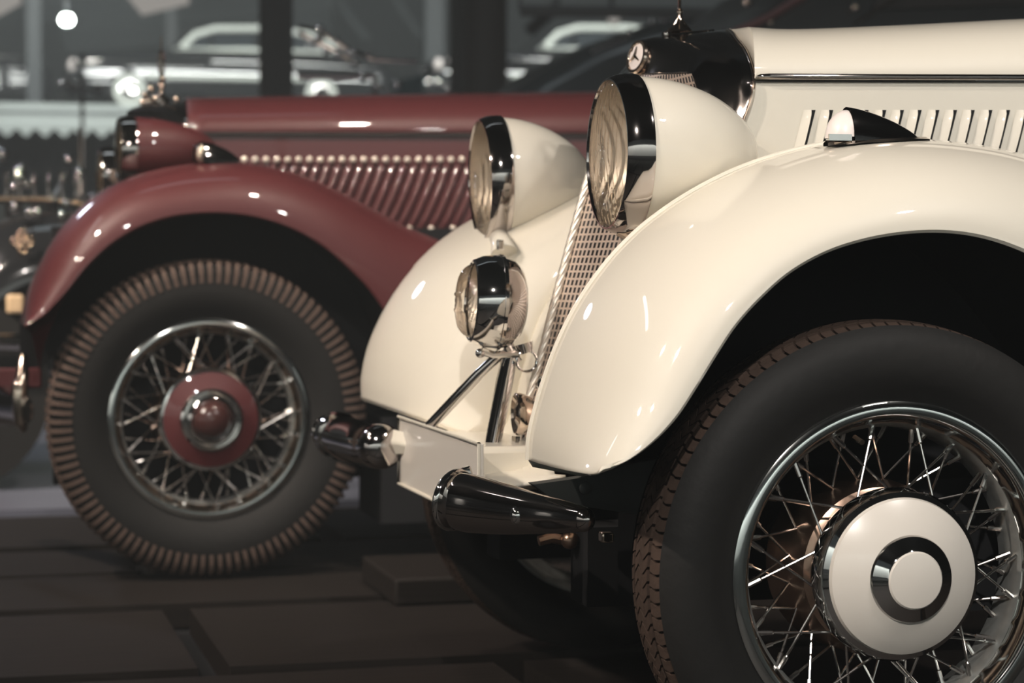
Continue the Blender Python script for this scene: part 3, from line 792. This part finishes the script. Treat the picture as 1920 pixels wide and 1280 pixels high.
for q in ((-.045, 0, .02), (-.03, -.01, .035), (-.018, 0, .012), (-.035, .01, .005), (0, 0, .045), (.002, 0, .065), (.04, 0, .01), (-.05, 0, .0)): b.ball(bo + V(q), .010, 10)
b.tube([bo + V((0, 0, .03)), bo + V((.0, 0, .13)), bo + V((0, 0, .18))], [.004, .0025, .002], 8)
cz = bo + V((0, 0, .105))
b.tube([cz + V((.3 * math.sin(2 * PI * i / 30), .95 * math.sin(2 * PI * i / 30), math.cos(2 * PI * i / 30))) * .036 for i in range(31)], .0025, 6, caps=False)
obj('hood_ornament', b, 'nickel', mar, label='small star ornament on the maroon hood')
# headlight, maroon
hm = U(243, 281, MY + .33); Rm = 61 * (hm - CAM).length / FPX
headlamp(mar, hm, Rm, .225, math.radians(3), 'maroon', name='headlight', label='maroon bullet headlight', flutes=False)
hm2 = U(205, 330, MY + 1.15); headlamp(mar, hm2, Rm, .17, math.radians(3), 'maroon', name='headlight', label='far headlight seen past the fender', flutes=False)
# parking lamp
b = MB(); rows = []; p0 = U(378, 304, MY + .10); p9 = U(452, 304, MY + .10)
for i in range(20):
    t = i / 19; hh = .050 * (1 - t ** 1.5) ** .75 + .001; cc = p0.lerp(p9, t); rows.append([cc + V((0, -math.cos(PI * j / 12) * .03 * (1 - t ** 1.6) ** .7, math.sin(PI * j / 12) * hh)) for j in range(13)])
b.grid(rows); mpl = obj('parking_lamp', b, 'chrome_dark', mar, label='teardrop parking lamp on the maroon fender')
b = MB(); b.ball(p0 + V((-.001, 0, .02)), .030, 16, (.75, .85, .95)); obj('lamp_lens', b, 'lens', mpl)
b = MB(); b.ball(p0 + V((.004, 0, .02)), .026, 16, (.6, .8, .9)); obj('reflector', b, 'reflector', mpl)
# front bumper and overrider seen left of its wheel
b = MB(); b.box((U(-60, 690, MY + .3).x, MY + .28, U(0, 728, MY + .3).z), (U(78, 690, MY + .3).x, MY + .32, U(0, 690, MY + .3).z)); obj('bumper_apron', b, 'maroon', mar, bevel=.006)
b = MB(); zc = U(0, 765, MY + .2).z
b.tube([(U(-80, 700, MY + .2).x, MY + .6, zc), (U(-10, 700, MY + .2).x, MY + .35, zc), (U(38, 700, MY + .2).x, MY + .2, zc), (U(50, 700, MY + .2).x, MY + .1, zc)], [.05, .05, .048, .03], 20, flat=.4)
mb_ = obj('bumper', b, 'chrome_dark', mar, label='chrome bumper end of the maroon car')
b = MB(); ov = UL([(44, 664, MY + .17), (42, 700, MY + .15), (36, 740, MY + .14), (40, 790, MY + .15), (44, 806, MY + .17)]); b.tube(ov, [.008, .016, .020, .018, .008], 14); b.ball(U(33, 722, MY + .14), .014); b.ball(U(49, 755, MY + .14), .012)
obj('overrider', b, 'nickel', mb_)

# ================================================================== BLACK CAR at the left edge
bc_ = thing('vintage_car', 'black vintage car at the far left edge, cream side lamp and brass strip', 'car', (-1.4, 5.3, 0))
BY = 4.7
b = MB(); rows = fender_rows([(-140, 700), (-130, 600), (-100, 520), (-50, 450), (10, 412), (80, 396), (150, 400), (230, 430), (320, 480)], [(-120, 720), (-80, 650), (-40, 600), (0, 560), (50, 530), (110, 520), (170, 530), (240, 570), (320, 640)], BY + .2, BY, 50, 14)
b.grid(rows); obj('fender', b, 'black_paint', bc_, solid=.004)
b = MB(); b.box((U(-200, 600, BY).x, BY + .15, .35), (U(330, 600, BY).x, BY + 1.2, .88)); bdy = obj('body', b, 'black_paint', bc_, bevel=.05)
b = MB(); b.tube([U(-60, 377, BY + .22), U(0, 373, BY + .22), U(80, 374, BY + .22), U(165, 384, BY + .22), U(260, 400, BY + .22)], .011, 12); obj('brass_strip', b, 'brass', bdy)  # gold tube stands in for the highlight along hood and fender
b = MB(); b.prism(UL([(12, 552), (45, 552), (45, 588), (12, 588)], BY - .06), (0, .04, 0)); obj('side_lamp', b, 'amber', bc_, bevel=.01, label='square cream side lamp')
b = MB(); cc = U(42, 453, BY - .03)
for dx, dz in ((0, .024), (0, -.026), (-.022, 0), (.022, 0)):
    b.tube([cc + V((dx + math.cos(2 * PI * i / 16) * .013, 0, dz + math.sin(2 * PI * i / 16) * .013)) for i in range(17)], .004, 8, caps=False)
obj('emblem', b, 'brass', bc_, label='four lobed brass emblem')
b = MB(); b.box((U(-200, 600, BY).x, BY + .3, .88), (U(120, 600, BY).x, BY + 1.1, .98)); b.mi = 1
for i in range(8): xx = U(-40 + i * 26, 340, BY + .3).x; b.tube([(xx, BY + .28, .92), (xx, BY + .28, 1.08)], .007, 8)
obj('hood', b, ['black_paint', 'chrome_dark'], bc_, bevel=.02)
for (px, py, r, yy) in ((38, 330, .034, .1), (53, 345, .020, .1), (28, 352, .018, .12), (40, 318, .02, .1), (27, 390, .022, .05), (54, 400, .018, .05), (150, 325, .022, .4), (128, 300, .018, .4), (104, 372, .018, .2), (125, 382, .018, .2), (70, 397, .016, .1), (118, 405, .02, .1), (172, 370, .015, .3), (5, 292, .03, .5), (15, 360, .015, .4)):
    b = MB(); b.ball(U(px, py, BY + yy), r, 14, (.8, .8, 1)); obj('chrome_knob', b, 'chrome', bc_)  # chrome balls added to make the scattered specks of highlight
b = MB(); b.tube([U(126, 322, BY + .5), U(100, 372, BY + .4)], .010, 8); b.tube([U(150, 240, BY + .6), U(152, 365, BY + .5)], .006, 8); obj('windscreen_post', b, 'chrome_dark', bc_)
b = MB(); b.tube([U(-40, 640, BY - .1), U(30, 642, BY - .1), U(60, 648, BY - .05)], .03, 16); obj('bumper', b, 'chrome_dark', bc_)
b = MB(); b.tube([(U(-100, 400, BY).x, BY + .12, .33), (U(-100, 400, BY).x, BY - .04, .33)], .33, 40); obj('wheel', b, 'rubber', bc_)

# ================================================================== background sedans
def sedan(name, label, ox, oy, oz, S, paint, flip=1, whitewall=True, parts=True, ang=0):
    """a fifties saloon facing -x; ox,oy = front wheel, near side; S metres per unit"""
    t = thing(name, label, 'car', (ox + 1.5 * S, oy + .9 * S, oz))
    R = Matrix.Rotation(ang, 4, 'Z')
    def P(x, y, z): return V((ox, oy, oz)) + (R @ V((x * S * flip, y * S, z * S)))
    def sect(zs):  # y inset by height
        return zs
    prof = [(-.95, .42, .62), (-.98, .55, .78), (-.93, .40, .92), (-.5, .32, 1.00), (.3, .30, 1.03), (.95, .30, 1.06), (1.8, .30, 1.06), (2.8, .30, 1.06), (3.6, .32, 1.02), (4.3, .36, .96), (4.62, .45, .88), (4.68, .5, .7)]
    px = [-.98, -.9, -.6, 0, .6, 1.1, 1.8, 2.6, 3.3, 4.0, 4.5, 4.68]
    tz = [.70, .88, .95, 1.0, 1.02, 1.03, 1.03, 1.02, 1.0, .95, .88, .70]
    wy = [.30, .14, .05, 0, 0, 0, 0, 0, 0, .05, .14, .30]
    xs = [v.x for v in cr([(a, 0, 0) for a in px], 40)]; zs = [v.x for v in cr([(a, 0, 0) for a in tz], 40)]; ws = [v.x for v in cr([(a, 0, 0) for a in wy], 40)]
    rows = []
    for x, z, w in zip(xs, zs, ws):
        sec = [(w + .06, .28), (w + .01, .34), (w, .50), (w + .01, .66), (w + .05, .74), (w + .03, .82), (w + .05, z - .06), (w + .12, z), (w + .3, z + .03), (.92, z + .05)]
        sec += [(1.84 - y, q) for y, q in sec[-2::-1]]
        rows.append([P(x, y, q) for y, q in sec])
    b = MB(); b.grid(rows, close_u=True); b.face(range(len(rows[0]))); b.face([len(b.v) - 1 - i for i in range(len(rows[0]))])
    body = obj('body', b, paint, t, sharp=45)
    # cabin
    cx = [(.60, 1.0), (1.0, 1.36), (1.45, 1.53), (2.5, 1.56), (3.2, 1.44), (3.95, 1.05)]
    cp = cr([(a, c, 0) for a, c in cx], 24); rows = []
    for v in cp:
        ti = min(1, max(0, (v.y - 1.0) / .54)); i_ = .12 + .16 * ti
        rows.append([P(v.x, i_ - .02 * ti, 1.0), P(v.x, i_, v.y - .05 * ti), P(v.x, i_ + .10, v.y), P(v.x, .92, v.y + .02 * ti), P(v.x, 1.84 - i_ - .10, v.y), P(v.x, 1.84 - i_, v.y - .05 * ti), P(v.x, 1.84 - i_ + .02 * ti, 1.0)])
    b = MB(); b.grid(rows); cab = obj('cabin', b, paint, t, sharp=50)
    for (xa, xb, xc, xd) in ((.95, 1.25, 1.38, 1.38), (1.45, 1.45, 2.15, 2.15), (2.25, 2.25, 2.95, 3.15)):
        b = MB(); b.prism([P(xa, .115, 1.08), P(xb, .235, 1.40), P(xc, .235, 1.40), P(xd, .115, 1.08)], R @ V((0, -.02 * S, 0))); obj('window', b, 'win', t, bevel=.01 * S)
    for wx in (0, 3.3):
        b = MB(); b.lathe([(-.02 * S, 0), (-.03 * S, .10 * S), (-.01 * S, .13 * S), (.0, .16 * S)], P(wx, 0, .36), R @ V((0, 1, 0)), 32)
        b.mi = 1; b.lathe([(0, .16 * S), (-.012 * S, .21 * S), (0, .27 * S)], P(wx, 0, .36), R @ V((0, 1, 0)), 32)
        b.mi = 2; b.lathe([(0, .27 * S), (.02 * S, .33 * S), (.06 * S, .36 * S), (.18 * S, .36 * S), (.2 * S, .2 * S)], P(wx, 0, .36), R @ V((0, 1, 0)), 32)
        b.v = [tuple(V(p) - (R @ V((0, .012 * S, 0)))) for p in b.v]
        obj('wheel', b, ['chrome', 'white_tyre' if whitewall else 'rubber', 'rubber'], t)
    for (xa, xb, z, r, m_) in ((.25, 3.0, .60, .045, 'white_tyre'), (-.85, 1.4, .84, .05, 'chrome'), (.7, 4.3, 1.02, .055, 'chrome'), (1.3, 3.2, .30, .02, 'chrome')):  # pale strip carries a bright reflection in its colour
        b = MB(); b.tube([P(xa, -.005, z), P((xa + xb) / 2, -.018, z), P(xb, -.005, z)], r * S, 10); obj('side_trim', b, m_, t)  # the pale one of these is a painted reflection on the side
    b = MB(); b.tube([P(.9, .14, 1.12), P(1.15, .2, 1.36), P(1.5, .25, 1.47), (P(2.4, .27, 1.50)), P(3.1, .24, 1.42), P(3.6, .18, 1.2)], .060 * S, 8); obj('roof_trim', b, 'white_tyre', t)  # pale tube painted as the reflection along the roof
    b = MB(); b.tube([P(.75, .10, 1.04), P(2, .07, 1.08), P(3.5, .10, 1.06)], .065 * S, 8); obj('window_sill', b, 'white_tyre', t)  # pale band painted as the reflection below the windows
    b = MB(); b.tube([P(-.75, .05, .42), P(-1.05, .2, .42), P(-1.12, .92, .42), P(-1.05, 1.64, .42)], .07 * S, 14); b.ball(P(-1.08, .45, .5), .09 * S, 12); b.ball(P(-1.0, .08, .48), .08 * S, 12)
    obj('bumper', b, 'chrome', t)
    b = MB(); b.ball(P(-.93, .28, .78), .12 * S, 16, (.7, 1, 1)); obj('headlight', b, 'milk', t)
    return t

def at(px, py, depth):
    d = RM @ V(((px - 960) / FPX, (640 - py) / FPX, -1)); return CAM + d * depth
DZ = 36.0
g = at(243, 209, DZ)
lim = sedan('limousine', 'long black fifties limousine with whitewall tyre on the upper deck', g.x, g.y, g.z, .99, 'black_paint')
g4 = at(-425, 209, 36)
sed4 = sedan('sedan', 'dark saloon whose tail shows at the left edge ahead of the limousine', g4.x, g4.y, g4.z, .99, 'black_paint', whitewall=False)
g3 = at(930, 209, 36)
sed3 = sedan('sedan', 'pale roofed saloon right of the thick brown pillar on the upper deck', g3.x, g3.y, g3.z, 1.0, 'black_paint', whitewall=False)
# dark blue car with a sloping roof, behind the cream hood
blu = thing('coupe', 'dark blue car with a sloping body behind the radiator of the cream car', 'car', (at(1200, 400, 11.2).x, at(1200, 400, 11.2).y, 0))
D9 = 11.2
prof = [(900, 260), (945, 205), (985, 178), (1040, 140), (1110, 102), (1180, 74), (1250, 52), (1340, 40), (1450, 36), (1600, 40), (1700, 300)]
rows = []
for p in cr([(a, c, 0) for a, c in prof], 40):
    q = at(p.x, p.y, D9); rows.append([V((q.x, q.y - .05, .5)), V((q.x, q.y - .08, q.z - .35)), V((q.x, q.y - .02, q.z - .08)), q, q + V((0, .15, .045)), q + V((0, .8, .05)), q + V((0, 1.3, .0)), q + V((0, 1.4, -.4))])
b = MB(); b.grid(rows); bb = obj('body', b, 'blue_paint', blu, sharp=60)
b = MB(); b.tube([at(1108, 98, D9 - .12), at(1140, 84, D9 - .12), at(1178, 70, D9 - .12)], [.016, .018, .014], 10); obj('side_trim', b, 'chrome', bb)
for lx, ly, lr in ((1245, 35, .026), (1222, 40, .024), (1182, 60, .022)):
    b = MB(); b.ball(at(lx, ly, D9 - .1), lr, 12); obj('roof_lamp', b, 'chrome', bb)
b = MB(); b.lathe([(0, .3), (-.02, .32), (.1, .35)], (at(1250, 500, D9).x, at(1250, 500, D9).y - .05, .35), (0, 1, 0), 32); obj('wheel', b, 'rubber', blu)
# open maroon/dark car filling the top right
drk = thing('vintage_car', 'dark closed car with a maroon windscreen pillar along the top right edge', 'car', (at(1650, 400, 8.2).x, at(1650, 400, 8.2).y, 0))
D6 = 8.2
b = MB(); rows = []
for px in (1380, 1450, 1560, 1700, 1850, 2050):
    zt_ = {1380: 56, 1450: 20, 1560: -60, 1700: -80, 1850: -80, 2050: -60}[px]; q = at(px, zt_, D6)
    rows.append([V((q.x, q.y, .5)), V((q.x, q.y, q.z - .02)), q + V((0, .1, 0)), q + V((0, 1.2, .02)), V((q.x, q.y + 1.3, .5))])
b.grid(rows); db = obj('body', b, 'black_paint', drk)
b = MB(); b.tube([at(1365, 68, D6 - .06), at(1440, 34, D6 - .06), at(1510, -8, D6 - .06), at(1560, -40, D6 - .06)], .018, 12); obj('windscreen_post', b, 'maroon', db)
b = MB(); b.prism([at(1640, 16, D6 - .03), at(1920, 8, D6 - .03), at(2000, -50, D6 - .03), at(1660, -50, D6 - .03)], (0, .02, 0)); obj('window', b, 'brown_pillar', db)
b = MB(); b.tube([at(1690, -10, D6 - .05), at(1650, 16, D6 - .05), at(1610, 40, D6 - .05)], .008, 8); obj('door_trim', b, 'nickel', db)
for lx, ly, lr in ((1446, 42, .012), (1604, 14, .014), (1401, 4, .02)):
    b = MB(); b.ball(at(lx, ly, D6 - .06), lr, 12); obj('door_knob', b, 'nickel', db)

# ================================================================== SETTING
b = MB(); b.mi = 1; b.box((-30, -8, -.3), (40, 60, -.06)); b.mi = 0
# raised boards running along x
y = -4.0
# board edges chosen as in the photo
edges = [(-4.0, -1.2), (-1.14, .40), (.46, 1.28), (1.36, 2.06), (2.14, 2.62), (2.67, 3.1), (3.2, 3.9)]
for i, (a, c) in enumerate(edges):
    xs_ = [-5, -2.2, -1.62, -.75, .25, 1.4, 3.2, 6] if i % 2 else [-5, -1.75, -1.2, -.2, .9, 2.4, 6]
    for q in range(len(xs_) - 1): b.box((xs_[q] + .03, a, -.055), (xs_[q + 1] - .03, c, 0.0))
fl = struct('floor', b, ['wood', 'black'], fix=False)
b = MB(); b.box((-20, 4.1, -.055), (30, 34, -.0)); struct('floor_far', b, mat('grey_blue_floor', (.20, .21, .27), .35, noise=(3, .3, (.15, .16, .21)))).name = 'floor_back'
# wooden wheel block
p = [at(742, 1100, 4.4)]
b = MB(); wx = U(740, 1139, 1.97); b.box((wx.x, 1.97, 0), (wx.x + .30, 2.36, .062))
wb = tag(obj('wooden_block', b, 'wood', bevel=.008), 'dark wooden block lying on the boards below the bumper of the cream car', 'block')
# pillars
def pillar(px0, px1, D, m, name, label, rnd=False, z0=0):
    a = at(px0, 400, D); c = at(px1, 400, D); w = c.x - a.x; b = MB()
    if rnd: b.lathe([(0, w / 2), (9, w / 2)], ((a.x + c.x) / 2, a.y + .3, 0), (0, 0, 1), 40)
    else: b.box((a.x, a.y - .0, z0), (c.x, a.y + w, 9))
    return tag(obj(name, b, m), label, 'pillar')
pillar(495, 553, 14.5, 'concrete', 'pillar', 'slim dark grey pillar in front of the long black limousine')
pillar(855, 906, 15.2, 'concrete', 'pillar', 'black square pillar touching the brown round column')
pillar(893, 975, 14.8, 'brown_pillar', 'column', 'thick round dark brown column above the maroon hood', True)
pillar(52, 80, 35.2, 'post', 'pillar', 'leftmost pale grey post on the upper deck, above the bright car', z0=at(243, 208, 36).z)
pillar(312, 334, 39, 'post', 'pillar', 'thin grey post behind the roof of the limousine', z0=at(243, 208, 36).z)
pillar(798, 835, 38.5, 'post', 'pillar', 'pale blue grey post left of the black square pillar', z0=at(243, 208, 36).z)
# upper deck with lit edge and serrated fringe
a = at(-700, 192, 34.5); c = at(1800, 192, 34.5); zt_ = at(243, 208, 36).z
e0 = at(120, 195, 34.4); e1 = at(120, 243, 34.4)
b = MB(); b.box((-60, e0.y - .02, zt_ - .10), (60, 60, zt_)); dk = struct('trim_1', b, 'concrete')
b = MB(); b.box((-40, e0.y - .05, e1.z), (at(500, 200, 34.4).x, e0.y + .05, e0.z)); b.mi = 1
b.box((-40, e0.y - .09, at(120, 210, 34.4).z - .02), (at(500, 200, 34.4).x, e0.y - .04, at(120, 210, 34.4).z + .02)); b.mi = 0
for i in range(26):
    x0 = at(-60 + 36 * i, 240, 34.4).x; w = at(36, 0, 34.4).x - at(0, 0, 34.4).x
    b.prism([V((x0 - w * .42, e0.y - .05, e1.z + .01)), V((x0 - w * .25, e0.y - .05, e1.z - .06)), V((x0, e0.y - .05, e1.z - .12)), V((x0 + w * .25, e0.y - .05, e1.z - .06)), V((x0 + w * .42, e0.y - .05, e1.z + .01))], (0, .1, 0))
struct('trim_2', b, ['pale', 'steel_grey'])
b = MB(); b.box((-60, 60, -1), (60, 60.4, 16)); struct('wall_back', b, 'ceil')
b = MB(); b.box((-60, -12, 9.0), (60, 60, 9.3)); struct('ceiling', b, 'ceil')
# girders under the ceiling, bright panels
for i, (p0_, p1_, D, th, m_) in enumerate((((120, 60), (620, 20), 45, .45, 'steel_grey'), ((60, 10), (520, -8), 46, .35, 'steel_grey'), ((640, 10), (690, 75), 44, .08, 'steel_grey'), ((745, 5), (790, 70), 44, .08, 'steel_grey'), ((975, 20), (1420, 26), 11, .03, 'steel_grey'), ((990, 60), (1045, 12), 20, .06, 'steel_grey'))):
    q0 = at(*p0_, D); q1 = at(*p1_, D); b = MB(); b.tube([q0, q1], th, 4, up=(0, 1, 0)); hq = max((q0, q1), key=lambda q: q.z); b.tube([hq, V((hq.x, hq.y, 8.98))], min(th * .3, .05), 6); tag(obj('girder', b, m_), ['broad grey girder under the ceiling above the limousine', 'upper grey girder near the top left corner', 'left of two thin slanting struts between the pillars', 'right of two thin slanting struts between the pillars', 'thin pale bar across the top, right of the brown column', 'short slanting grey strut right of the brown column'][i], 'girder')
def cpanel(pts, D, label):
    b = MB(); b.prism([at(x, y, D) for x, y in pts], (0, .1, 0)); tag(obj('ceiling_panel', b, 'panel_glow'), label, 'panel')
cpanel([(-40, -40), (30, -20), (42, 4), (0, 28), (-40, 40)], 22, 'pale slanted panel in the top left corner')
cpanel([(238, -10), (352, -10), (356, 6), (268, 27)], 24, 'pale slanted panel at the top edge above the limousine')
def lamp(px, py, D, r, m_, label, sz=(1, 1, 1)):
    q = at(px, py, D); t = thing('ceiling_lamp', label, 'lamp', q + V((0, 0, .5)))
    b = MB(); b.lathe([(.10, r * .5), (.09, r * 1.1), (-.02, r * 1.2), (-.02, r * 1.05)], q, (0, 1, .3), 20); obj('lamp_housing', b, 'steel_grey', t)
    b = MB(); b.ball(q, r, 16, (1.2, .4, .9)); obj('lamp_face', b, m_, t)
    b = MB(); b.tube([q + V((0, .05, 0)), q + V((0, .05, 1.5))], .02, 6); obj('lamp_rod', b, 'steel_grey', t)
lamp(125, 37, 30, .085, 'lampcool', 'glowing white ceiling lamp above the bright car at top left')
lamp(1150, 35, 18, .05, 'panel_glow', 'soft pale lamp in the gap right of the brown column')
# glinting display hardware (stanchions) with small bright chrome
for (px, py, D, r, lb) in ((600, 54, 9, .012, 'topmost'), (601, 68, 9, .016, 'upper'), (628, 74, 9, .014, 'pinkish'), (636, 100, 9, .020, 'large'), (663, 97, 9, .018, 'right'), (665, 118, 9, .018, 'lower'), (681, 143, 9, .018, 'lowest')):
    pass
b = MB()
cst = thing('chrome_tube_frame', 'chrome tube frame with round glinting clamps between the two pillars', 'frame', at(640, 300, 9.0) * 1.0)
cst.location.z = 0
for (px, py, r) in ((600, 54, .019), (600, 70, .020), (590, 80, .018), (628, 74, .018), (636, 102, .022), (663, 98, .020), (665, 119, .021), (681, 144, .021), (708, 163, .020), (745, 158, .022), (722, 165, .01), (841, 167, .017), (612, 97, .015), (822, 160, .014), (690, 100, .01)):
    b = MB(); b.ball(at(px, py, 9.2), r, 14); obj('clamp', b, 'chrome', cst)
b = MB(); b.tube([at(560, 50, 9.2), at(600, 58, 9.2), at(645, 88, 9.2), at(700, 112, 9.2), at(782, 116, 9.2)], .010, 8); b.tube([at(560, 60, 9.2), at(640, 100, 9.2), at(665, 119, 9.2)], .009, 8)
b.tube([at(558, 143, 9.2), at(620, 144, 9.2), at(702, 143, 9.2)], .014, 8); b.tube([at(702, 143, 9.2), at(705, 300, 9.2)], .012, 8)
b.tube([at(841, 167, 9.2), at(840, 420, 9.2)], .010, 8); b.tube([at(702, 210, 9.2), at(841, 215, 9.2)], .010, 8)
obj('tube', b, 'chrome_dark', cst)
b = MB(); b.prism([at(740, 152, 20), at(795, 140, 20), V((at(795, 200, 20).x, at(795, 200, 20).y, 0)), V((at(735, 200, 20).x, at(735, 200, 20).y, 0))], (0, .1, 0)); tag(obj('display_panel', b, 'teal'), 'small teal lit panel above the maroon hood left of the square pillar', 'panel')
# car headlights cluster left of the limousine
cl = thing('mirror_stand', 'chrome stand with round mirrors before the limousine nose', 'stand', (at(155, 300, 16).x, at(155, 300, 16).y, 0))
for (px, py, r) in ((156, 110, .032), (155, 122, .032), (152, 142, .028), (126, 157, .036), (136, 164, .036), (153, 165, .028), (184, 167, .038), (140, 120, .02)):
    b = MB(); b.ball(at(px, py, 16), r, 14); obj('round_mirror', b, 'chrome', cl)
b = MB(); b.tube([at(155, 100, 16), at(154, 185, 16)], .012, 8); b.tube([at(124, 160, 16), at(186, 170, 16)], .012, 8); b.tube([at(154, 185, 16), V((at(154, 185, 16).x, at(154, 185, 16).y, 0))], .014, 8); obj('stand_post', b, 'chrome_dark', cl)

# ================================================================== LIGHT
def area(name, loc, tgt, size, power, color, sy=None, spread=None):
    l = bpy.data.lights.new(name, 'AREA'); l.energy = power; l.color = color; l.size = size
    if sy: l.shape = 'RECTANGLE'; l.size_y = sy
    else: l.shape = 'DISK'
    if spread: l.spread = math.radians(spread)
    o = bpy.data.objects.new(name, l); col.objects.link(o); o.location = loc
    d = V(tgt) - V(loc); o.rotation_euler = d.to_track_quat('-Z', 'Y').to_euler(); return o
WARM = (1, .865, .74); NEU = (1, .94, .88); COOL = (.93, 1, .97)
area('key_spot', (-3.5, -1.0, 3.2), (-.2, .4, .75), .10, 10.5, WARM, spread=60)
area('key_spot_b', (-1.6, -3.4, 3.2), (0.1, .2, .7), .10, 11.5, NEU, spread=60)
area('key_spot_c', (-4.2, .6, 3.6), (-.5, .9, .6), .10, 8.5, WARM, spread=60)
area('hood_spot', (1.2, -2.0, 3.6), (.5, .4, 1.0), .16, 7, NEU, spread=60)
area('wall_washer', (0, -8.3, 3.6), (0, -9.6, 1.5), 18, 520, (.93, 1, .97), sy=.12)  # unseen lamp, added so a bright wall reflects in the chrome
area('wall_washer_b', (-9.3, -3, 3.6), (-10.5, -3, 1.4), 12, 260, (1, .97, .92), sy=.12)  # unseen lamp, added to brighten the left wall for reflections
b = MB(); b.box((-12, -9.8, 0), (12, -9.6, 2.7)); struct('wall_front', b, 'plaster')
b = MB(); b.box((-10.8, -9.5, 0), (-10.6, 2.2, 2.7)); struct('wall_left', b, 'plaster')
area('maroon_spot', (-3.0, 1.2, 3.6), (-.6, 2.6, .6), .12, 17, WARM, spread=60)
area('maroon_spot_b', (.4, 1.0, 4.0), (0, 2.9, .9), .12, 9, WARM, spread=60)
area('black_car_spot', (-3.5, 3.0, 3.5), (-1.2, 4.9, .8), .12, 40, WARM, spread=70)
area('deck_light', (at(300, 100, 30).x, at(300, 100, 30).y, 7.5), at(250, 150, 36), 30, 950, COOL, sy=.35, spread=80)
area('deck_light_b', (at(700, 100, 24).x, at(700, 100, 24).y - 2, 8), at(800, 150, 34), 3, 80, COOL, sy=.3, spread=80)
area('ledge_light', (at(100, 100, 28).x, at(100, 100, 28).y, 4.6), at(100, 220, 34), 3, 45, COOL, sy=.5, spread=70)
area('floor_light', (-2.4, 7, 3), (-2.0, 6.4, 0), .5, 20, (.8, .85, 1))
area('hall_light', (-1, 5, 8.5), (0, 16, 2), 4, 60, (.8, .93, 1))  # unseen fill, added to lift the dark pillars and background
area('strip_light', (-2.9, 2.7, 3.2), (-.5, .3, .4), 1.3, 3.5, (1, .92, .9), sy=.07)
w = bpy.data.worlds.new('world'); sc.world = w; w.use_nodes = True
w.node_tree.nodes['Background'].inputs[0].default_value = (.80, .92, 1, 1); w.node_tree.nodes['Background'].inputs[1].default_value = .03
vs = w.node_tree.nodes.new('ShaderNodeVolumeScatter'); vs.inputs['Density'].default_value = .009; vs.inputs['Color'].default_value = (.86, .95, 1, 1)
w.node_tree.links.new(vs.outputs[0], w.node_tree.nodes['World Output'].inputs['Volume'])
sc.view_settings.view_transform = 'Standard'; sc.view_settings.look = 'None'; sc.view_settings.exposure = 0; sc.view_settings.gamma = 1
for o in sc.objects:
    if o.parent is None and o.get('category') in ('girder', 'pillar', 'panel'):
        o['group'] = {'girder': 'girders under the hall ceiling', 'pillar': 'pillars and posts of the hall', 'panel': 'pale panels in the hall'}[o['category']]
